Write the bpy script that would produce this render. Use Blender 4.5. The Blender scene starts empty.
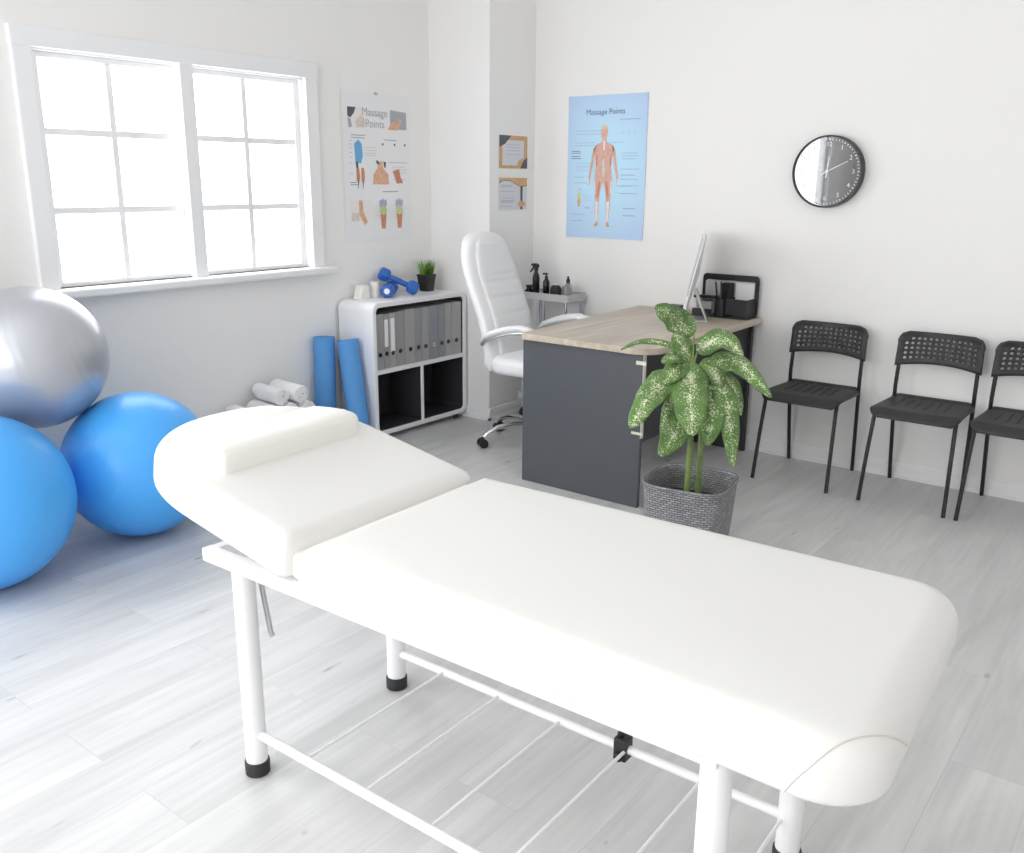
import bpy, bmesh, math, random
from mathutils import Vector, Matrix
random.seed(7)
PI = math.pi
S = bpy.context.scene
COL = S.collection

# ------------------------------------------------------------------ materials
def mat(name, color=(0.8, 0.8, 0.8), rough=0.5, metal=0.0, coat=0.0, spec=0.5, bump=None, var=None, ior=None):
    m = bpy.data.materials.new(name); m.use_nodes = True
    nt = m.node_tree; b = nt.nodes['Principled BSDF']
    b.inputs['Base Color'].default_value = (*color, 1)
    b.inputs['Roughness'].default_value = rough
    b.inputs['Metallic'].default_value = metal
    b.inputs['Coat Weight'].default_value = coat
    b.inputs['Specular IOR Level'].default_value = spec
    if ior: b.inputs['IOR'].default_value = ior
    if bump or var:
        tc = nt.nodes.new('ShaderNodeTexCoord')
    if var:      # (scale, amount): gentle procedural colour variation
        n = nt.nodes.new('ShaderNodeTexNoise'); n.inputs['Scale'].default_value = var[0]; n.inputs['Detail'].default_value = 4
        nt.links.new(tc.outputs['Object'], n.inputs['Vector'])
        r = nt.nodes.new('ShaderNodeMapRange'); r.inputs['To Min'].default_value = 1 - var[1]; r.inputs['To Max'].default_value = 1 + var[1]
        nt.links.new(n.outputs['Fac'], r.inputs['Value'])
        x = nt.nodes.new('ShaderNodeVectorMath'); x.operation = 'SCALE'; x.inputs[0].default_value = color
        nt.links.new(r.outputs['Result'], x.inputs['Scale']); nt.links.new(x.outputs['Vector'], b.inputs['Base Color'])
    if bump:     # (scale, strength)
        n = nt.nodes.new('ShaderNodeTexNoise'); n.inputs['Scale'].default_value = bump[0]; n.inputs['Detail'].default_value = 3
        nt.links.new(tc.outputs['Object'], n.inputs['Vector'])
        u = nt.nodes.new('ShaderNodeBump'); u.inputs['Strength'].default_value = bump[1]; u.inputs['Distance'].default_value = 0.004
        nt.links.new(n.outputs['Fac'], u.inputs['Height']); nt.links.new(u.outputs['Normal'], b.inputs['Normal'])
    return m

M = {}
M['wall'] = mat('wall_paint', (0.875, 0.863, 0.85), 0.85, spec=0.2, bump=(60, 0.05))
M['ceil'] = mat('ceiling_paint', (0.88, 0.88, 0.87), 0.9, spec=0.2)
M['trim'] = mat('white_trim', (0.86, 0.86, 0.87), 0.4)
M['vinyl'] = mat('cream_vinyl', (0.80, 0.788, 0.765), 0.42, bump=(250, 0.03))
M['pillow'] = mat('cream_pillow_vinyl', (0.88, 0.855, 0.81), 0.48, bump=(250, 0.03))
M['seam'] = mat('vinyl_seam', (0.66, 0.63, 0.58), 0.6)
M['white_metal'] = mat('white_powder_coat', (0.86, 0.86, 0.87), 0.35)
M['black_rubber'] = mat('black_rubber', (0.02, 0.02, 0.021), 0.6)
M['steel'] = mat('grey_steel', (0.55, 0.56, 0.58), 0.3, metal=1.0)
M['chrome'] = mat('chrome', (0.82, 0.82, 0.84), 0.12, metal=1.0)
M['ball_blue'] = mat('blue_ball_vinyl', (0.075, 0.42, 0.95), 0.36, spec=0.5, bump=(6, 0.02))
M['ball_silver'] = mat('silver_ball_vinyl', (0.52, 0.53, 0.57), 0.34, metal=0.55, spec=0.6)
M['valve'] = mat('ball_valve_white', (0.7, 0.7, 0.72), 0.5)
M['mat_blue'] = mat('blue_foam_mat', (0.105, 0.33, 0.70), 0.75, bump=(160, 0.2), var=(30, 0.06))
M['towel'] = mat('white_terry', (0.92, 0.92, 0.92), 0.95, spec=0.1, bump=(350, 0.7))
M['cab'] = mat('white_laminate', (0.86, 0.86, 0.87), 0.35)
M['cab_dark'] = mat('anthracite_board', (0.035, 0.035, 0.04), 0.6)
M['binder'] = [mat('binder_grey_%d' % i, c, 0.55, var=(40, 0.06)) for i, c in enumerate([(0.32, 0.32, 0.325), (0.38, 0.375, 0.37), (0.29, 0.305, 0.325), (0.42, 0.41, 0.40)])]
M['paper'] = mat('white_paper', (0.84, 0.84, 0.85), 0.8)
M['hole'] = mat('black_ring', (0.012, 0.012, 0.012), 0.5)
M['db_blue'] = mat('blue_vinyl_dumbbell', (0.025, 0.13, 0.48), 0.35)
M['leather'] = mat('white_leather', (0.85, 0.85, 0.86), 0.42, bump=(120, 0.06))
M['desk_grey'] = mat('anthracite_laminate', (0.080, 0.086, 0.095), 0.45, bump=(200, 0.02))
M['desk_dark'] = mat('dark_laminate', (0.035, 0.036, 0.04), 0.5)
M['edge'] = mat('pale_edge_band', (0.72, 0.68, 0.58), 0.6)
M['black'] = mat('black_plastic', (0.016, 0.016, 0.017), 0.42)
M['chair_black'] = mat('black_chair_plastic', (0.026, 0.025, 0.026), 0.5)
M['chair_metal'] = mat('black_chair_steel', (0.015, 0.015, 0.016), 0.4)
M['black_glass'] = mat('black_bottle_glass', (0.008, 0.008, 0.008), 0.15)
M['clear'] = mat('frosted_clear_plastic', (0.75, 0.76, 0.78), 0.2)
M['clear'].node_tree.nodes['Principled BSDF'].inputs['Transmission Weight'].default_value = 0.75
M['cart'] = mat('grey_cart_plastic', (0.55, 0.55, 0.56), 0.4)
M['alu'] = mat('silver_aluminium', (0.72, 0.73, 0.75), 0.35, metal=0.8)
M['screen_white'] = mat('white_screen_edge', (0.80, 0.81, 0.83), 0.35)
M['screen'] = mat('dark_screen_glass', (0.02, 0.02, 0.025), 0.08)
M['mesh_black'] = mat('black_mesh', (0.02, 0.02, 0.021), 0.55)
M['soil'] = mat('dark_soil', (0.05, 0.04, 0.035), 0.95, bump=(90, 1.0), var=(80, 0.5))
M['stem'] = mat('green_stem', (0.17, 0.25, 0.07), 0.5, var=(60, 0.35))
M['grass'] = mat('bright_grass', (0.20, 0.36, 0.075), 0.55, var=(25, 0.4))
M['print_dark'] = mat('print_dark', (0.12, 0.12, 0.14), 0.8)
M['print_title'] = mat('print_title', (0.17, 0.20, 0.30), 0.8)
M['print_grey'] = mat('print_grey', (0.42, 0.43, 0.47), 0.8)
M['print_blue'] = mat('print_blue', (0.16, 0.42, 0.72), 0.8)
M['print_skin'] = mat('print_skin', (0.72, 0.43, 0.28), 0.8, var=(60, 0.35))
M['print_muscle'] = mat('print_muscle', (0.72, 0.44, 0.37), 0.8, var=(45, 0.3))
M['print_red'] = mat('print_red', (0.62, 0.27, 0.17), 0.8, var=(60, 0.3))
M['print_white'] = mat('print_white', (0.84, 0.80, 0.78), 0.8)
M['print_hair'] = mat('print_hair', (0.78, 0.58, 0.36), 0.8)
M['print_orange'] = mat('print_orange', (0.66, 0.40, 0.20), 0.7, var=(40, 0.25))
M['print_green'] = mat('print_green', (0.55, 0.66, 0.3), 0.8)
M['print_lilac'] = mat('print_lilac', (0.48, 0.48, 0.62), 0.8)
M['print_line'] = mat('print_line', (0.36, 0.45, 0.60), 0.8)
M['print_tan'] = mat('print_tan', (0.70, 0.62, 0.56), 0.8, var=(50, 0.25))
M['cert_white'] = mat('certificate_paper', (0.70, 0.70, 0.74), 0.7)
M['clock_case'] = mat('clock_case', (0.035, 0.036, 0.04), 0.45)
M['white_mark'] = mat('white_mark', (0.85, 0.86, 0.88), 0.4)

def nodes_of(m):
    return m.node_tree, m.node_tree.nodes, m.node_tree.links, m.node_tree.nodes['Principled BSDF']

# dark mirror-like clock glass face
M['clock_face'] = mat('clock_face_glass', (0.02, 0.021, 0.024), 0.02, ior=2.5)

# window pane: thin clear glass
def pane_material():
    m = bpy.data.materials.new('window_glass'); m.use_nodes = True
    nt = m.node_tree; nt.nodes.clear()
    o = nt.nodes.new('ShaderNodeOutputMaterial'); t = nt.nodes.new('ShaderNodeBsdfTransparent'); g = nt.nodes.new('ShaderNodeBsdfGlossy')
    g.inputs['Roughness'].default_value = 0.02; lw = nt.nodes.new('ShaderNodeLayerWeight'); lw.inputs['Blend'].default_value = 0.5
    pw = nt.nodes.new('ShaderNodeMath'); pw.operation = 'POWER'; pw.inputs[1].default_value = 5; nt.links.new(lw.outputs['Facing'], pw.inputs[0])
    f = nt.nodes.new('ShaderNodeMath'); f.operation = 'MULTIPLY_ADD'; f.inputs[1].default_value = 0.5; f.inputs[2].default_value = 0.03; nt.links.new(pw.outputs[0], f.inputs[0])
    x = nt.nodes.new('ShaderNodeMixShader')
    nt.links.new(f.outputs[0], x.inputs[0]); nt.links.new(t.outputs[0], x.inputs[1]); nt.links.new(g.outputs[0], x.inputs[2]); nt.links.new(x.outputs[0], o.inputs[0])
    return m
M['pane'] = pane_material()

# laminate floor: planks along Y, pale bleached grey wood
def floor_material():
    m = mat('bleached_laminate', (0.6, 0.6, 0.6), 0.42); nt, N, L, b = nodes_of(m)
    tc = N.new('ShaderNodeTexCoord'); mp = N.new('ShaderNodeMapping'); mp.inputs['Rotation'].default_value = (0, 0, PI / 2)
    mp.inputs['Location'].default_value = (0.37, 0.055, 0)
    L.new(tc.outputs['Object'], mp.inputs['Vector'])
    br = N.new('ShaderNodeTexBrick'); br.offset = 0.37; br.inputs['Scale'].default_value = 1
    br.inputs['Brick Width'].default_value = 1.38; br.inputs['Row Height'].default_value = 0.193
    br.inputs['Mortar Size'].default_value = 0.0012; br.inputs['Mortar Smooth'].default_value = 0.3
    br.inputs['Color1'].default_value = (0, 0, 0, 1); br.inputs['Color2'].default_value = (1, 1, 1, 1); br.inputs['Mortar'].default_value = (0.5, 0.5, 0.5, 1)
    L.new(mp.outputs['Vector'], br.inputs['Vector'])
    # long grain, shifted per plank
    off = N.new('ShaderNodeVectorMath'); off.operation = 'SCALE'; off.inputs['Scale'].default_value = 13.0
    L.new(br.outputs['Color'], off.inputs[0])
    add = N.new('ShaderNodeVectorMath'); add.operation = 'ADD'; L.new(tc.outputs['Object'], add.inputs[0]); L.new(off.outputs['Vector'], add.inputs[1])
    def noise(sx, sy, detail, dist=0.0, rough=0.55):
        k = N.new('ShaderNodeMapping'); k.inputs['Scale'].default_value = (sx, sy, 1); L.new(add.outputs['Vector'], k.inputs['Vector'])
        n = N.new('ShaderNodeTexNoise'); n.inputs['Scale'].default_value = 1; n.inputs['Detail'].default_value = detail; n.inputs['Distortion'].default_value = dist
        n.inputs['Roughness'].default_value = rough
        L.new(k.outputs['Vector'], n.inputs['Vector']); return n
    n1 = noise(9, 1.1, 5, 0.8); n2 = noise(55, 2.2, 4, 0.4); n3 = noise(20, 5.5, 2, 0.3)
    def rng(src, a, bb, lo, hi):
        r = N.new('ShaderNodeMapRange'); r.inputs['From Min'].default_value = a; r.inputs['From Max'].default_value = bb
        r.inputs['To Min'].default_value = lo; r.inputs['To Max'].default_value = hi; L.new(src, r.inputs['Value']); return r.outputs['Result']
    def mul(a, c):
        x = N.new('ShaderNodeMath'); x.operation = 'MULTIPLY'; L.new(a, x.inputs[0]); L.new(c, x.inputs[1]); return x.outputs[0]
    v = mul(rng(n1.outputs['Fac'], 0.3, 0.7, 0.86, 1.08), rng(n2.outputs['Fac'], 0.3, 0.7, 0.94, 1.04))
    v = mul(v, rng(br.outputs['Color'], 0, 1, 0.98, 1.02))
    v = mul(v, rng(n3.outputs['Fac'], 0.72, 0.80, 1.0, 0.55))       # small dark knots
    v = mul(v, rng(br.outputs['Fac'], 0, 1, 1.0, 0.86))             # joints
    sc = N.new('ShaderNodeVectorMath'); sc.operation = 'SCALE'; sc.inputs[0].default_value = (0.635, 0.63, 0.627)
    L.new(v, sc.inputs['Scale']); L.new(sc.outputs['Vector'], b.inputs['Base Color'])
    bp = N.new('ShaderNodeBump'); bp.inputs['Strength'].default_value = 0.12; bp.inputs['Distance'].default_value = 0.002
    L.new(n2.outputs['Fac'], bp.inputs['Height']); L.new(bp.outputs['Normal'], b.inputs['Normal'])
    return m
M['floor'] = floor_material()

def oak_material():
    m = mat('light_oak_top', (0.5, 0.43, 0.35), 0.4); nt, N, L, b = nodes_of(m)
    tc = N.new('ShaderNodeTexCoord'); k = N.new('ShaderNodeMapping'); k.inputs['Scale'].default_value = (26, 2.0, 26); L.new(tc.outputs['Object'], k.inputs['Vector'])
    n = N.new('ShaderNodeTexNoise'); n.inputs['Scale'].default_value = 1; n.inputs['Detail'].default_value = 5; n.inputs['Distortion'].default_value = 0.6
    L.new(k.outputs['Vector'], n.inputs['Vector'])
    r = N.new('ShaderNodeValToRGB'); r.color_ramp.elements[0].position = 0.3; r.color_ramp.elements[0].color = (0.43, 0.35, 0.27, 1)
    r.color_ramp.elements[1].position = 0.72; r.color_ramp.elements[1].color = (0.60, 0.53, 0.44, 1)
    L.new(n.outputs['Fac'], r.inputs['Fac']); L.new(r.outputs['Color'], b.inputs['Base Color'])
    return m
M['oak'] = oak_material()

def leaf_material():
    m = mat('variegated_leaf', (0.1, 0.22, 0.05), 0.38, spec=0.4); nt, N, L, b = nodes_of(m)
    uv = N.new('ShaderNodeUVMap'); sep = N.new('ShaderNodeSeparateXYZ'); L.new(uv.outputs['UV'], sep.inputs[0])
    tc = N.new('ShaderNodeTexCoord')
    n = N.new('ShaderNodeTexNoise'); n.inputs['Scale'].default_value = 170; n.inputs['Detail'].default_value = 2; L.new(tc.outputs['Object'], n.inputs['Vector'])
    n2 = N.new('ShaderNodeTexNoise'); n2.inputs['Scale'].default_value = 22; L.new(tc.outputs['Object'], n2.inputs['Vector'])
    # distance from the midrib: |u - 0.5| * 2
    s = N.new('ShaderNodeMath'); s.operation = 'SUBTRACT'; s.inputs[1].default_value = 0.5; L.new(sep.outputs['X'], s.inputs[0])
    a = N.new('ShaderNodeMath'); a.operation = 'ABSOLUTE'; L.new(s.outputs[0], a.inputs[0])
    thr = N.new('ShaderNodeMapRange'); thr.inputs['From Min'].default_value = 0.0; thr.inputs['From Max'].default_value = 0.5
    thr.inputs['To Min'].default_value = 0.485; thr.inputs['To Max'].default_value = 0.60; L.new(a.outputs[0], thr.inputs['Value'])
    mx = N.new('ShaderNodeMath'); mx.operation = 'MULTIPLY_ADD'; mx.inputs[1].default_value = 0.35; L.new(n2.outputs['Fac'], mx.inputs[0])
    sh = N.new('ShaderNodeMath'); sh.operation = 'MULTIPLY'; sh.inputs[1].default_value = 0.70; L.new(n.outputs['Fac'], sh.inputs[0]); L.new(sh.outputs[0], mx.inputs[2])
    d = N.new('ShaderNodeMath'); d.operation = 'SUBTRACT'; L.new(mx.outputs[0], d.inputs[0]); L.new(thr.outputs['Result'], d.inputs[1])
    r = N.new('ShaderNodeValToRGB'); r.color_ramp.elements[0].position = 0.0; r.color_ramp.elements[0].color = (0.11, 0.215, 0.055, 1)
    r.color_ramp.elements[1].position = 0.10; r.color_ramp.elements[1].color = (0.64, 0.66, 0.47, 1)
    e = r.color_ramp.elements.new(0.035); e.color = (0.22, 0.34, 0.12, 1)
    n3 = N.new('ShaderNodeTexNoise'); n3.inputs['Scale'].default_value = 9; n3.inputs['Detail'].default_value = 2; L.new(tc.outputs['Object'], n3.inputs['Vector'])
    mr = N.new('ShaderNodeMapRange'); mr.inputs['From Min'].default_value = 0.3; mr.inputs['From Max'].default_value = 0.7; mr.inputs['To Min'].default_value = 0.62; mr.inputs['To Max'].default_value = 1.22
    L.new(n3.outputs['Fac'], mr.inputs['Value'])
    vein = N.new('ShaderNodeMapRange'); vein.inputs['From Min'].default_value = 0.010; vein.inputs['From Max'].default_value = 0.035; vein.inputs['To Min'].default_value = 1.35; vein.inputs['To Max'].default_value = 1.0
    L.new(a.outputs[0], vein.inputs['Value'])
    mm = N.new('ShaderNodeMath'); mm.operation = 'MULTIPLY'; L.new(mr.outputs['Result'], mm.inputs[0]); L.new(vein.outputs['Result'], mm.inputs[1])
    vs = N.new('ShaderNodeVectorMath'); vs.operation = 'SCALE'; L.new(r.outputs['Color'], vs.inputs[0]); L.new(mm.outputs[0], vs.inputs['Scale'])
    L.new(d.outputs[0], r.inputs['Fac']); L.new(vs.outputs['Vector'], b.inputs['Base Color'])
    return m
M['leaf'] = leaf_material()

def wicker_material():
    m = mat('grey_wicker', (0.2, 0.2, 0.21), 0.75); nt, N, L, b = nodes_of(m)
    uv = N.new('ShaderNodeUVMap'); br = N.new('ShaderNodeTexBrick'); br.offset = 0.5
    br.inputs['Scale'].default_value = 1; br.inputs['Brick Width'].default_value = 0.020; br.inputs['Row Height'].default_value = 0.0095
    br.inputs['Mortar Size'].default_value = 0.0018; br.inputs['Mortar Smooth'].default_value = 1.0
    br.inputs['Color1'].default_value = (0.27, 0.27, 0.28, 1); br.inputs['Color2'].default_value = (0.42, 0.42, 0.44, 1); br.inputs['Mortar'].default_value = (0.10, 0.10, 0.105, 1)
    L.new(uv.outputs['UV'], br.inputs['Vector']); L.new(br.outputs['Color'], b.inputs['Base Color'])
    bp = N.new('ShaderNodeBump'); bp.invert = True; bp.inputs['Strength'].default_value = 0.9; bp.inputs['Distance'].default_value = 0.006
    L.new(br.outputs['Fac'], bp.inputs['Height']); L.new(bp.outputs['Normal'], b.inputs['Normal'])
    return m
M['wicker'] = wicker_material()

def poster_blue_material():
    m = mat('poster_blue_print', (0.5, 0.68, 0.9), 0.55); nt, N, L, b = nodes_of(m)
    tc = N.new('ShaderNodeTexCoord'); g = N.new('ShaderNodeTexGradient'); g.gradient_type = 'SPHERICAL'
    k = N.new('ShaderNodeMapping'); k.inputs['Scale'].default_value = (2.0, 2.0, 1.5); L.new(tc.outputs['Object'], k.inputs['Vector']); L.new(k.outputs['Vector'], g.inputs['Vector'])
    r = N.new('ShaderNodeValToRGB'); r.color_ramp.elements[0].color = (0.46, 0.55, 0.82, 1); r.color_ramp.elements[1].position = 0.7; r.color_ramp.elements[1].color = (0.52, 0.78, 0.96, 1)
    L.new(g.outputs['Fac'], r.inputs['Fac']); L.new(r.outputs['Color'], b.inputs['Base Color'])
    return m
M['poster_blue'] = poster_blue_material()

# ------------------------------------------------------------------ object helpers
def empty(name, loc=(0, 0, 0), rz=0.0):
    o = bpy.data.objects.new(name, None); COL.objects.link(o); o.location = loc; o.rotation_euler = (0, 0, rz); o.empty_display_size = 0.05
    return o
def tag(o, label=None, cat=None, group=None, kind=None):
    if label: o['label'] = label
    if cat: o['category'] = cat
    if group: o['group'] = group
    if kind: o['kind'] = kind
    return o

class MB:
    """collects shapes, then links them as one mesh object"""
    def __init__(s): s.bm = bmesh.new(); s.mats = []
    def _mi(s, m):
        if m is None: return 0
        if m not in s.mats: s.mats.append(m)
        return s.mats.index(m)
    def faces(s, verts, faces, m=None, smooth=None):
        mi = s._mi(m); vs = [s.bm.verts.new(v) for v in verts]
        for f in faces:
            try:
                q = s.bm.faces.new([vs[i] for i in f]); q.material_index = mi
            except ValueError: pass
        return vs
    def box(s, x0, x1, y0, y1, z0, z1, m=None, mtx=None):
        v = [Vector(p) for p in [(x0, y0, z0), (x1, y0, z0), (x1, y1, z0), (x0, y1, z0), (x0, y0, z1), (x1, y0, z1), (x1, y1, z1), (x0, y1, z1)]]
        if mtx is not None: v = [mtx @ p for p in v]
        s.faces(v, [(0, 3, 2, 1), (4, 5, 6, 7), (0, 1, 5, 4), (1, 2, 6, 5), (2, 3, 7, 6), (3, 0, 4, 7)], m); return s
    def tube(s, pts, r, n=12, m=None, caps=True, flat=1.0):
        """swept tube through pts, r a number or a list"""
        pts = [Vector(p) for p in pts]; k = len(pts); rs = r if isinstance(r, (list, tuple)) else [r] * k
        t0 = (pts[1] - pts[0]).normalized(); up = Vector((0, 0, 1)) if abs(t0.z) < 0.9 else Vector((1, 0, 0))
        side = t0.cross(up).normalized(); rings = []; prev = t0
        for i, p in enumerate(pts):
            t = (pts[min(i + 1, k - 1)] - pts[max(i - 1, 0)]).normalized()
            q = prev.rotation_difference(t); side = (q @ side); side = (side - t * side.dot(t)).normalized(); prev = t
            b2 = t.cross(side)
            rings.append([p + (side * math.cos(a) + b2 * math.sin(a) * flat) * rs[i] for a in [2 * PI * j / n for j in range(n)]])
        return s.loft(rings, m, caps)
    def loft(s, rings, m=None, caps=True, closed=True):
        n = len(rings[0]); V = [v for r in rings for v in r]; F = []
        for i in range(len(rings) - 1):
            for j in range(n if closed else n - 1):
                a = i * n + j; b2 = i * n + (j + 1) % n
                F.append((a, b2, b2 + n, a + n))
        if caps: F.append(tuple(reversed(range(n)))); F.append(tuple(range((len(rings) - 1) * n, len(rings) * n)))
        s.faces(V, F, m); return s
    def lathe(s, prof, c=(0, 0, 0), n=24, m=None, mtx=None, caps=True):
        rings = []
        for r, z in prof:
            ring = [Vector((c[0] + r * math.cos(2 * PI * j / n), c[1] + r * math.sin(2 * PI * j / n), c[2] + z)) for j in range(n)]
            if mtx is not None: ring = [mtx @ p for p in ring]
            rings.append(ring)
        return s.loft(rings, m, caps)
    def sphere(s, c, r, u=48, v=32, m=None):
        c = Vector(c); rings = []
        for i in range(1, v):
            a = PI * i / v; rings.append([c + Vector((r * math.sin(a) * math.cos(2 * PI * j / u), r * math.sin(a) * math.sin(2 * PI * j / u), -r * math.cos(a))) for j in range(u)])
        return s.loft(rings, m)
    def prism(s, poly, ax, a, b2, m=None, mtx=None):
        """extrude a 2-D polygon along axis ax from a to b2"""
        def P(p, h): return Vector({'x': (h, p[0], p[1]), 'y': (p[0], h, p[1]), 'z': (p[0], p[1], h)}[ax])
        V = [P(p, a) for p in poly] + [P(p, b2) for p in poly]
        if mtx is not None: V = [mtx @ v for v in V]
        n = len(poly)
        s.faces(V, [tuple(range(n)), tuple(reversed(range(n, 2 * n)))] + [(i, (i + 1) % n, (i + 1) % n + n, i + n) for i in range(n)], m); return s
    def build(s, name, material=None, parent=None, smooth=35, bevel=0.0, seg=2, subsurf=0, loc=None, rot=None):
        bmesh.ops.recalc_face_normals(s.bm, faces=s.bm.faces[:])
        me = bpy.data.meshes.new(name); s.bm.to_mesh(me); s.bm.free()
        for m in ([material] if material and not s.mats else s.mats) or []: me.materials.append(m)
        if smooth:
            me.polygons.foreach_set('use_smooth', [True] * len(me.polygons))
            me.set_sharp_from_angle(angle=math.radians(smooth))
        o = bpy.data.objects.new(name, me); COL.objects.link(o)
        if parent: o.parent = parent
        if loc: o.location = loc
        if rot: o.rotation_euler = rot
        if bevel:
            b = o.modifiers.new('bevel', 'BEVEL'); b.width = bevel; b.segments = seg; b.limit_method = 'ANGLE'; b.angle_limit = math.radians(40)
            b.harden_normals = False
        if subsurf:
            u = o.modifiers.new('sub', 'SUBSURF'); u.levels = subsurf; u.render_levels = subsurf
        return o

def rrect(x0, x1, y0, y1, r, n=8):
    P = []
    for cx, cy, a in [(x1 - r, y0 + r, -PI / 2), (x1 - r, y1 - r, 0), (x0 + r, y1 - r, PI / 2), (x0 + r, y0 + r, PI)]:
        for i in range(n + 1):
            t = a + PI / 2 * i / n; P.append((cx + r * math.cos(t), cy + r * math.sin(t)))
    return P
def inset(poly, d):
    """inset a convex counter-clockwise polygon by d: every vertex slides toward the middle line until it is d from all edges"""
    if d < 1e-7: return [tuple(p) for p in poly]
    xs = [p[0] for p in poly]; ys = [p[1] for p in poly]; w = max(xs) - min(xs); h = max(ys) - min(ys); hw = min(w, h) / 2
    cx, cy = (max(xs) + min(xs)) / 2, (max(ys) + min(ys)) / 2; E_ = []
    for i in range(len(poly)):
        p = Vector(poly[i]); e = Vector(poly[(i + 1) % len(poly)]) - p
        if e.length > 1e-7: n = Vector((-e.y, e.x)).normalized(); E_.append((n, n.dot(p)))
    if d < 0:      # grow
        c = Vector((cx, cy)); return [tuple(Vector(p) + (Vector(p) - c).normalized() * -d) for p in poly]
    out = []
    for p in poly:
        p = Vector(p)
        if w > h: q = Vector((min(max(p.x, min(xs) + hw), max(xs) - hw), cy))
        else: q = Vector((cx, min(max(p.y, min(ys) + hw), max(ys) - hw)))
        lo, hi = 0.0, 1.0
        for _ in range(22):
            m = (lo + hi) / 2; v = p.lerp(q, m)
            if min(n.dot(v) - k for n, k in E_) < d: lo = m
            else: hi = m
        out.append(tuple(p.lerp(q, hi)))
    return out
def cushion(mb, poly, z0, z1, r_top, r_bot, crown=0.0, m=None, mtx=None):
    """padded slab: the outline rounded over at top and bottom, gently crowned"""
    rings = []; c = Vector((sum(p[0] for p in poly) / len(poly), sum(p[1] for p in poly) / len(poly)))
    def ring(pl, z):
        v = [Vector((p[0], p[1], z)) for p in pl]
        rings.append([mtx @ p for p in v] if mtx is not None else v)
    for i in range(6):
        a = PI / 2 * (1 - i / 5); ring(inset(poly, r_bot * (1 - math.cos(a))), z0 + r_bot * (1 - math.sin(a)))
    for i in range(1, 9):
        a = PI / 2 * i / 8; ring(inset(poly, r_top * (1 - math.cos(a))), z1 - r_top * (1 - math.sin(a)))
    top = inset(poly, r_top)
    for k in (0.97, 0.90, 0.80):
        ring([tuple(c + (Vector(p) - c) * k) for p in top], z1 + crown * (1 - k) / 0.2)
    return mb.loft(rings, m)

def bez(pts, n):
    """smooth curve through 3 or 4 points"""
    P_ = [Vector(p) for p in pts]; out = []
    k = len(P_)
    for i in range(n + 1):
        t = i / n * (k - 1); j = min(int(t), k - 2); f = t - j
        p0 = P_[max(j - 1, 0)]; p1 = P_[j]; p2 = P_[j + 1]; p3 = P_[min(j + 2, k - 1)]
        out.append(0.5 * ((2 * p1) + (p2 - p0) * f + (2 * p0 - 5 * p1 + 4 * p2 - p3) * f * f + (3 * p1 - p0 - 3 * p2 + p3) * f ** 3))
    return out

def part(mb, name, m, parent, **kw): return mb.build(name, m, parent, **kw)

# ------------------------------------------------------------------ the room
RX, RY, RH = 6.2, -7.7, 2.85
def wall_with_holes(name, ax, a0, a1, holes, inner, outer, z1):
    """wall in plane ax between inner and outer; holes = (u0,u1,z0,z1) along the other axis"""
    mb = MB(); us = sorted({a0, a1} | {h[0] for h in holes} | {h[1] for h in holes})
    for u0, u1 in zip(us, us[1:]):
        zs = [0, z1]; blocks = [(0, z1)]
        for h in holes:
            if h[0] <= u0 and u1 <= h[1]: blocks = [(0, h[2]), (h[3], z1)]
        for b0, b1 in blocks:
            if ax == 'x': mb.box(outer, inner, u0, u1, b0, b1)
            else: mb.box(u0, u1, outer, inner, b0, b1)
    bmesh.ops.remove_doubles(mb.bm, verts=mb.bm.verts[:], dist=1e-5)
    return tag(mb.build(name, M['wall'], smooth=0), kind='structure')
W1 = (-2.83, -1.42, 0.995, 1.975)       # the window in view: y0, y1, z0, z1
W2 = (-6.72, -4.30, 0.40, 2.50)         # the large window on the same wall, behind the photographer
W3 = (0.9, 3.9, 0.9, 2.5)              # unseen window added in the wall behind the photographer for frontal fill light
wall_with_holes('wall_left', 'x', RY - 0.2, 0.0, [W1, W2], 0.0, -0.12, RH)
wall_with_holes('wall_front', 'y', 0.0, RX, [W3], RY, RY - 0.12, RH)
tag(MB().box(-0.2, RX + 0.2, 0, 0.2, 0, RH).build('wall_back', M['wall'], smooth=0), kind='structure')
tag(MB().box(RX, RX + 0.2, RY - 0.2, 0, 0, RH).build('wall_right', M['wall'], smooth=0), kind='structure')
tag(MB().box(-0.2, RX + 0.2, RY - 0.2, 0.2, -0.1, 0).build('floor', M['floor'], smooth=0), kind='structure')
tag(MB().box(-0.2, RX + 0.2, RY - 0.2, 0.2, RH, RH + 0.1).build('ceiling', M['ceil'], smooth=0), kind='structure')
CX, CY = 0.469, -0.445
tag(MB().box(0, CX, CY, 0, 0, RH).build('wall_column', M['wall'], smooth=0), kind='structure')

def baseboard(name, p0, p1, nrm):
    """profiled skirting from p0 to p1, standing off the wall along nrm"""
    p0 = Vector((*p0, 0)); p1 = Vector((*p1, 0)); nv = Vector((*nrm, 0))
    prof = [(0, 0), (0.016, 0), (0.016, 0.018), (0.012, 0.022), (0.012, 0.056), (0.009, 0.062), (0.009, 0.070), (0.005, 0.078), (0, 0.078)]
    mb = MB(); mb.loft([[p + nv * d + Vector((0, 0, z)) for d, z in prof] for p in (p0, p1)])
    return tag(mb.build(name, M['trim'], smooth=0), kind='structure')
baseboard('baseboard_back', (CX, 0), (RX, 0), (0, -1))
baseboard('baseboard_left', (0, RY), (0, CY), (1, 0))
baseboard('trim_1', (0, CY), (CX + 0.016, CY), (0, -1))
baseboard('trim_2', (CX, CY - 0.016), (CX, 0), (1, 0))
baseboard('baseboard_right', (RX, RY), (RX, 0), (-1, 0))
baseboard('baseboard_front', (0, RY), (RX, RY), (0, 1))

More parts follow.
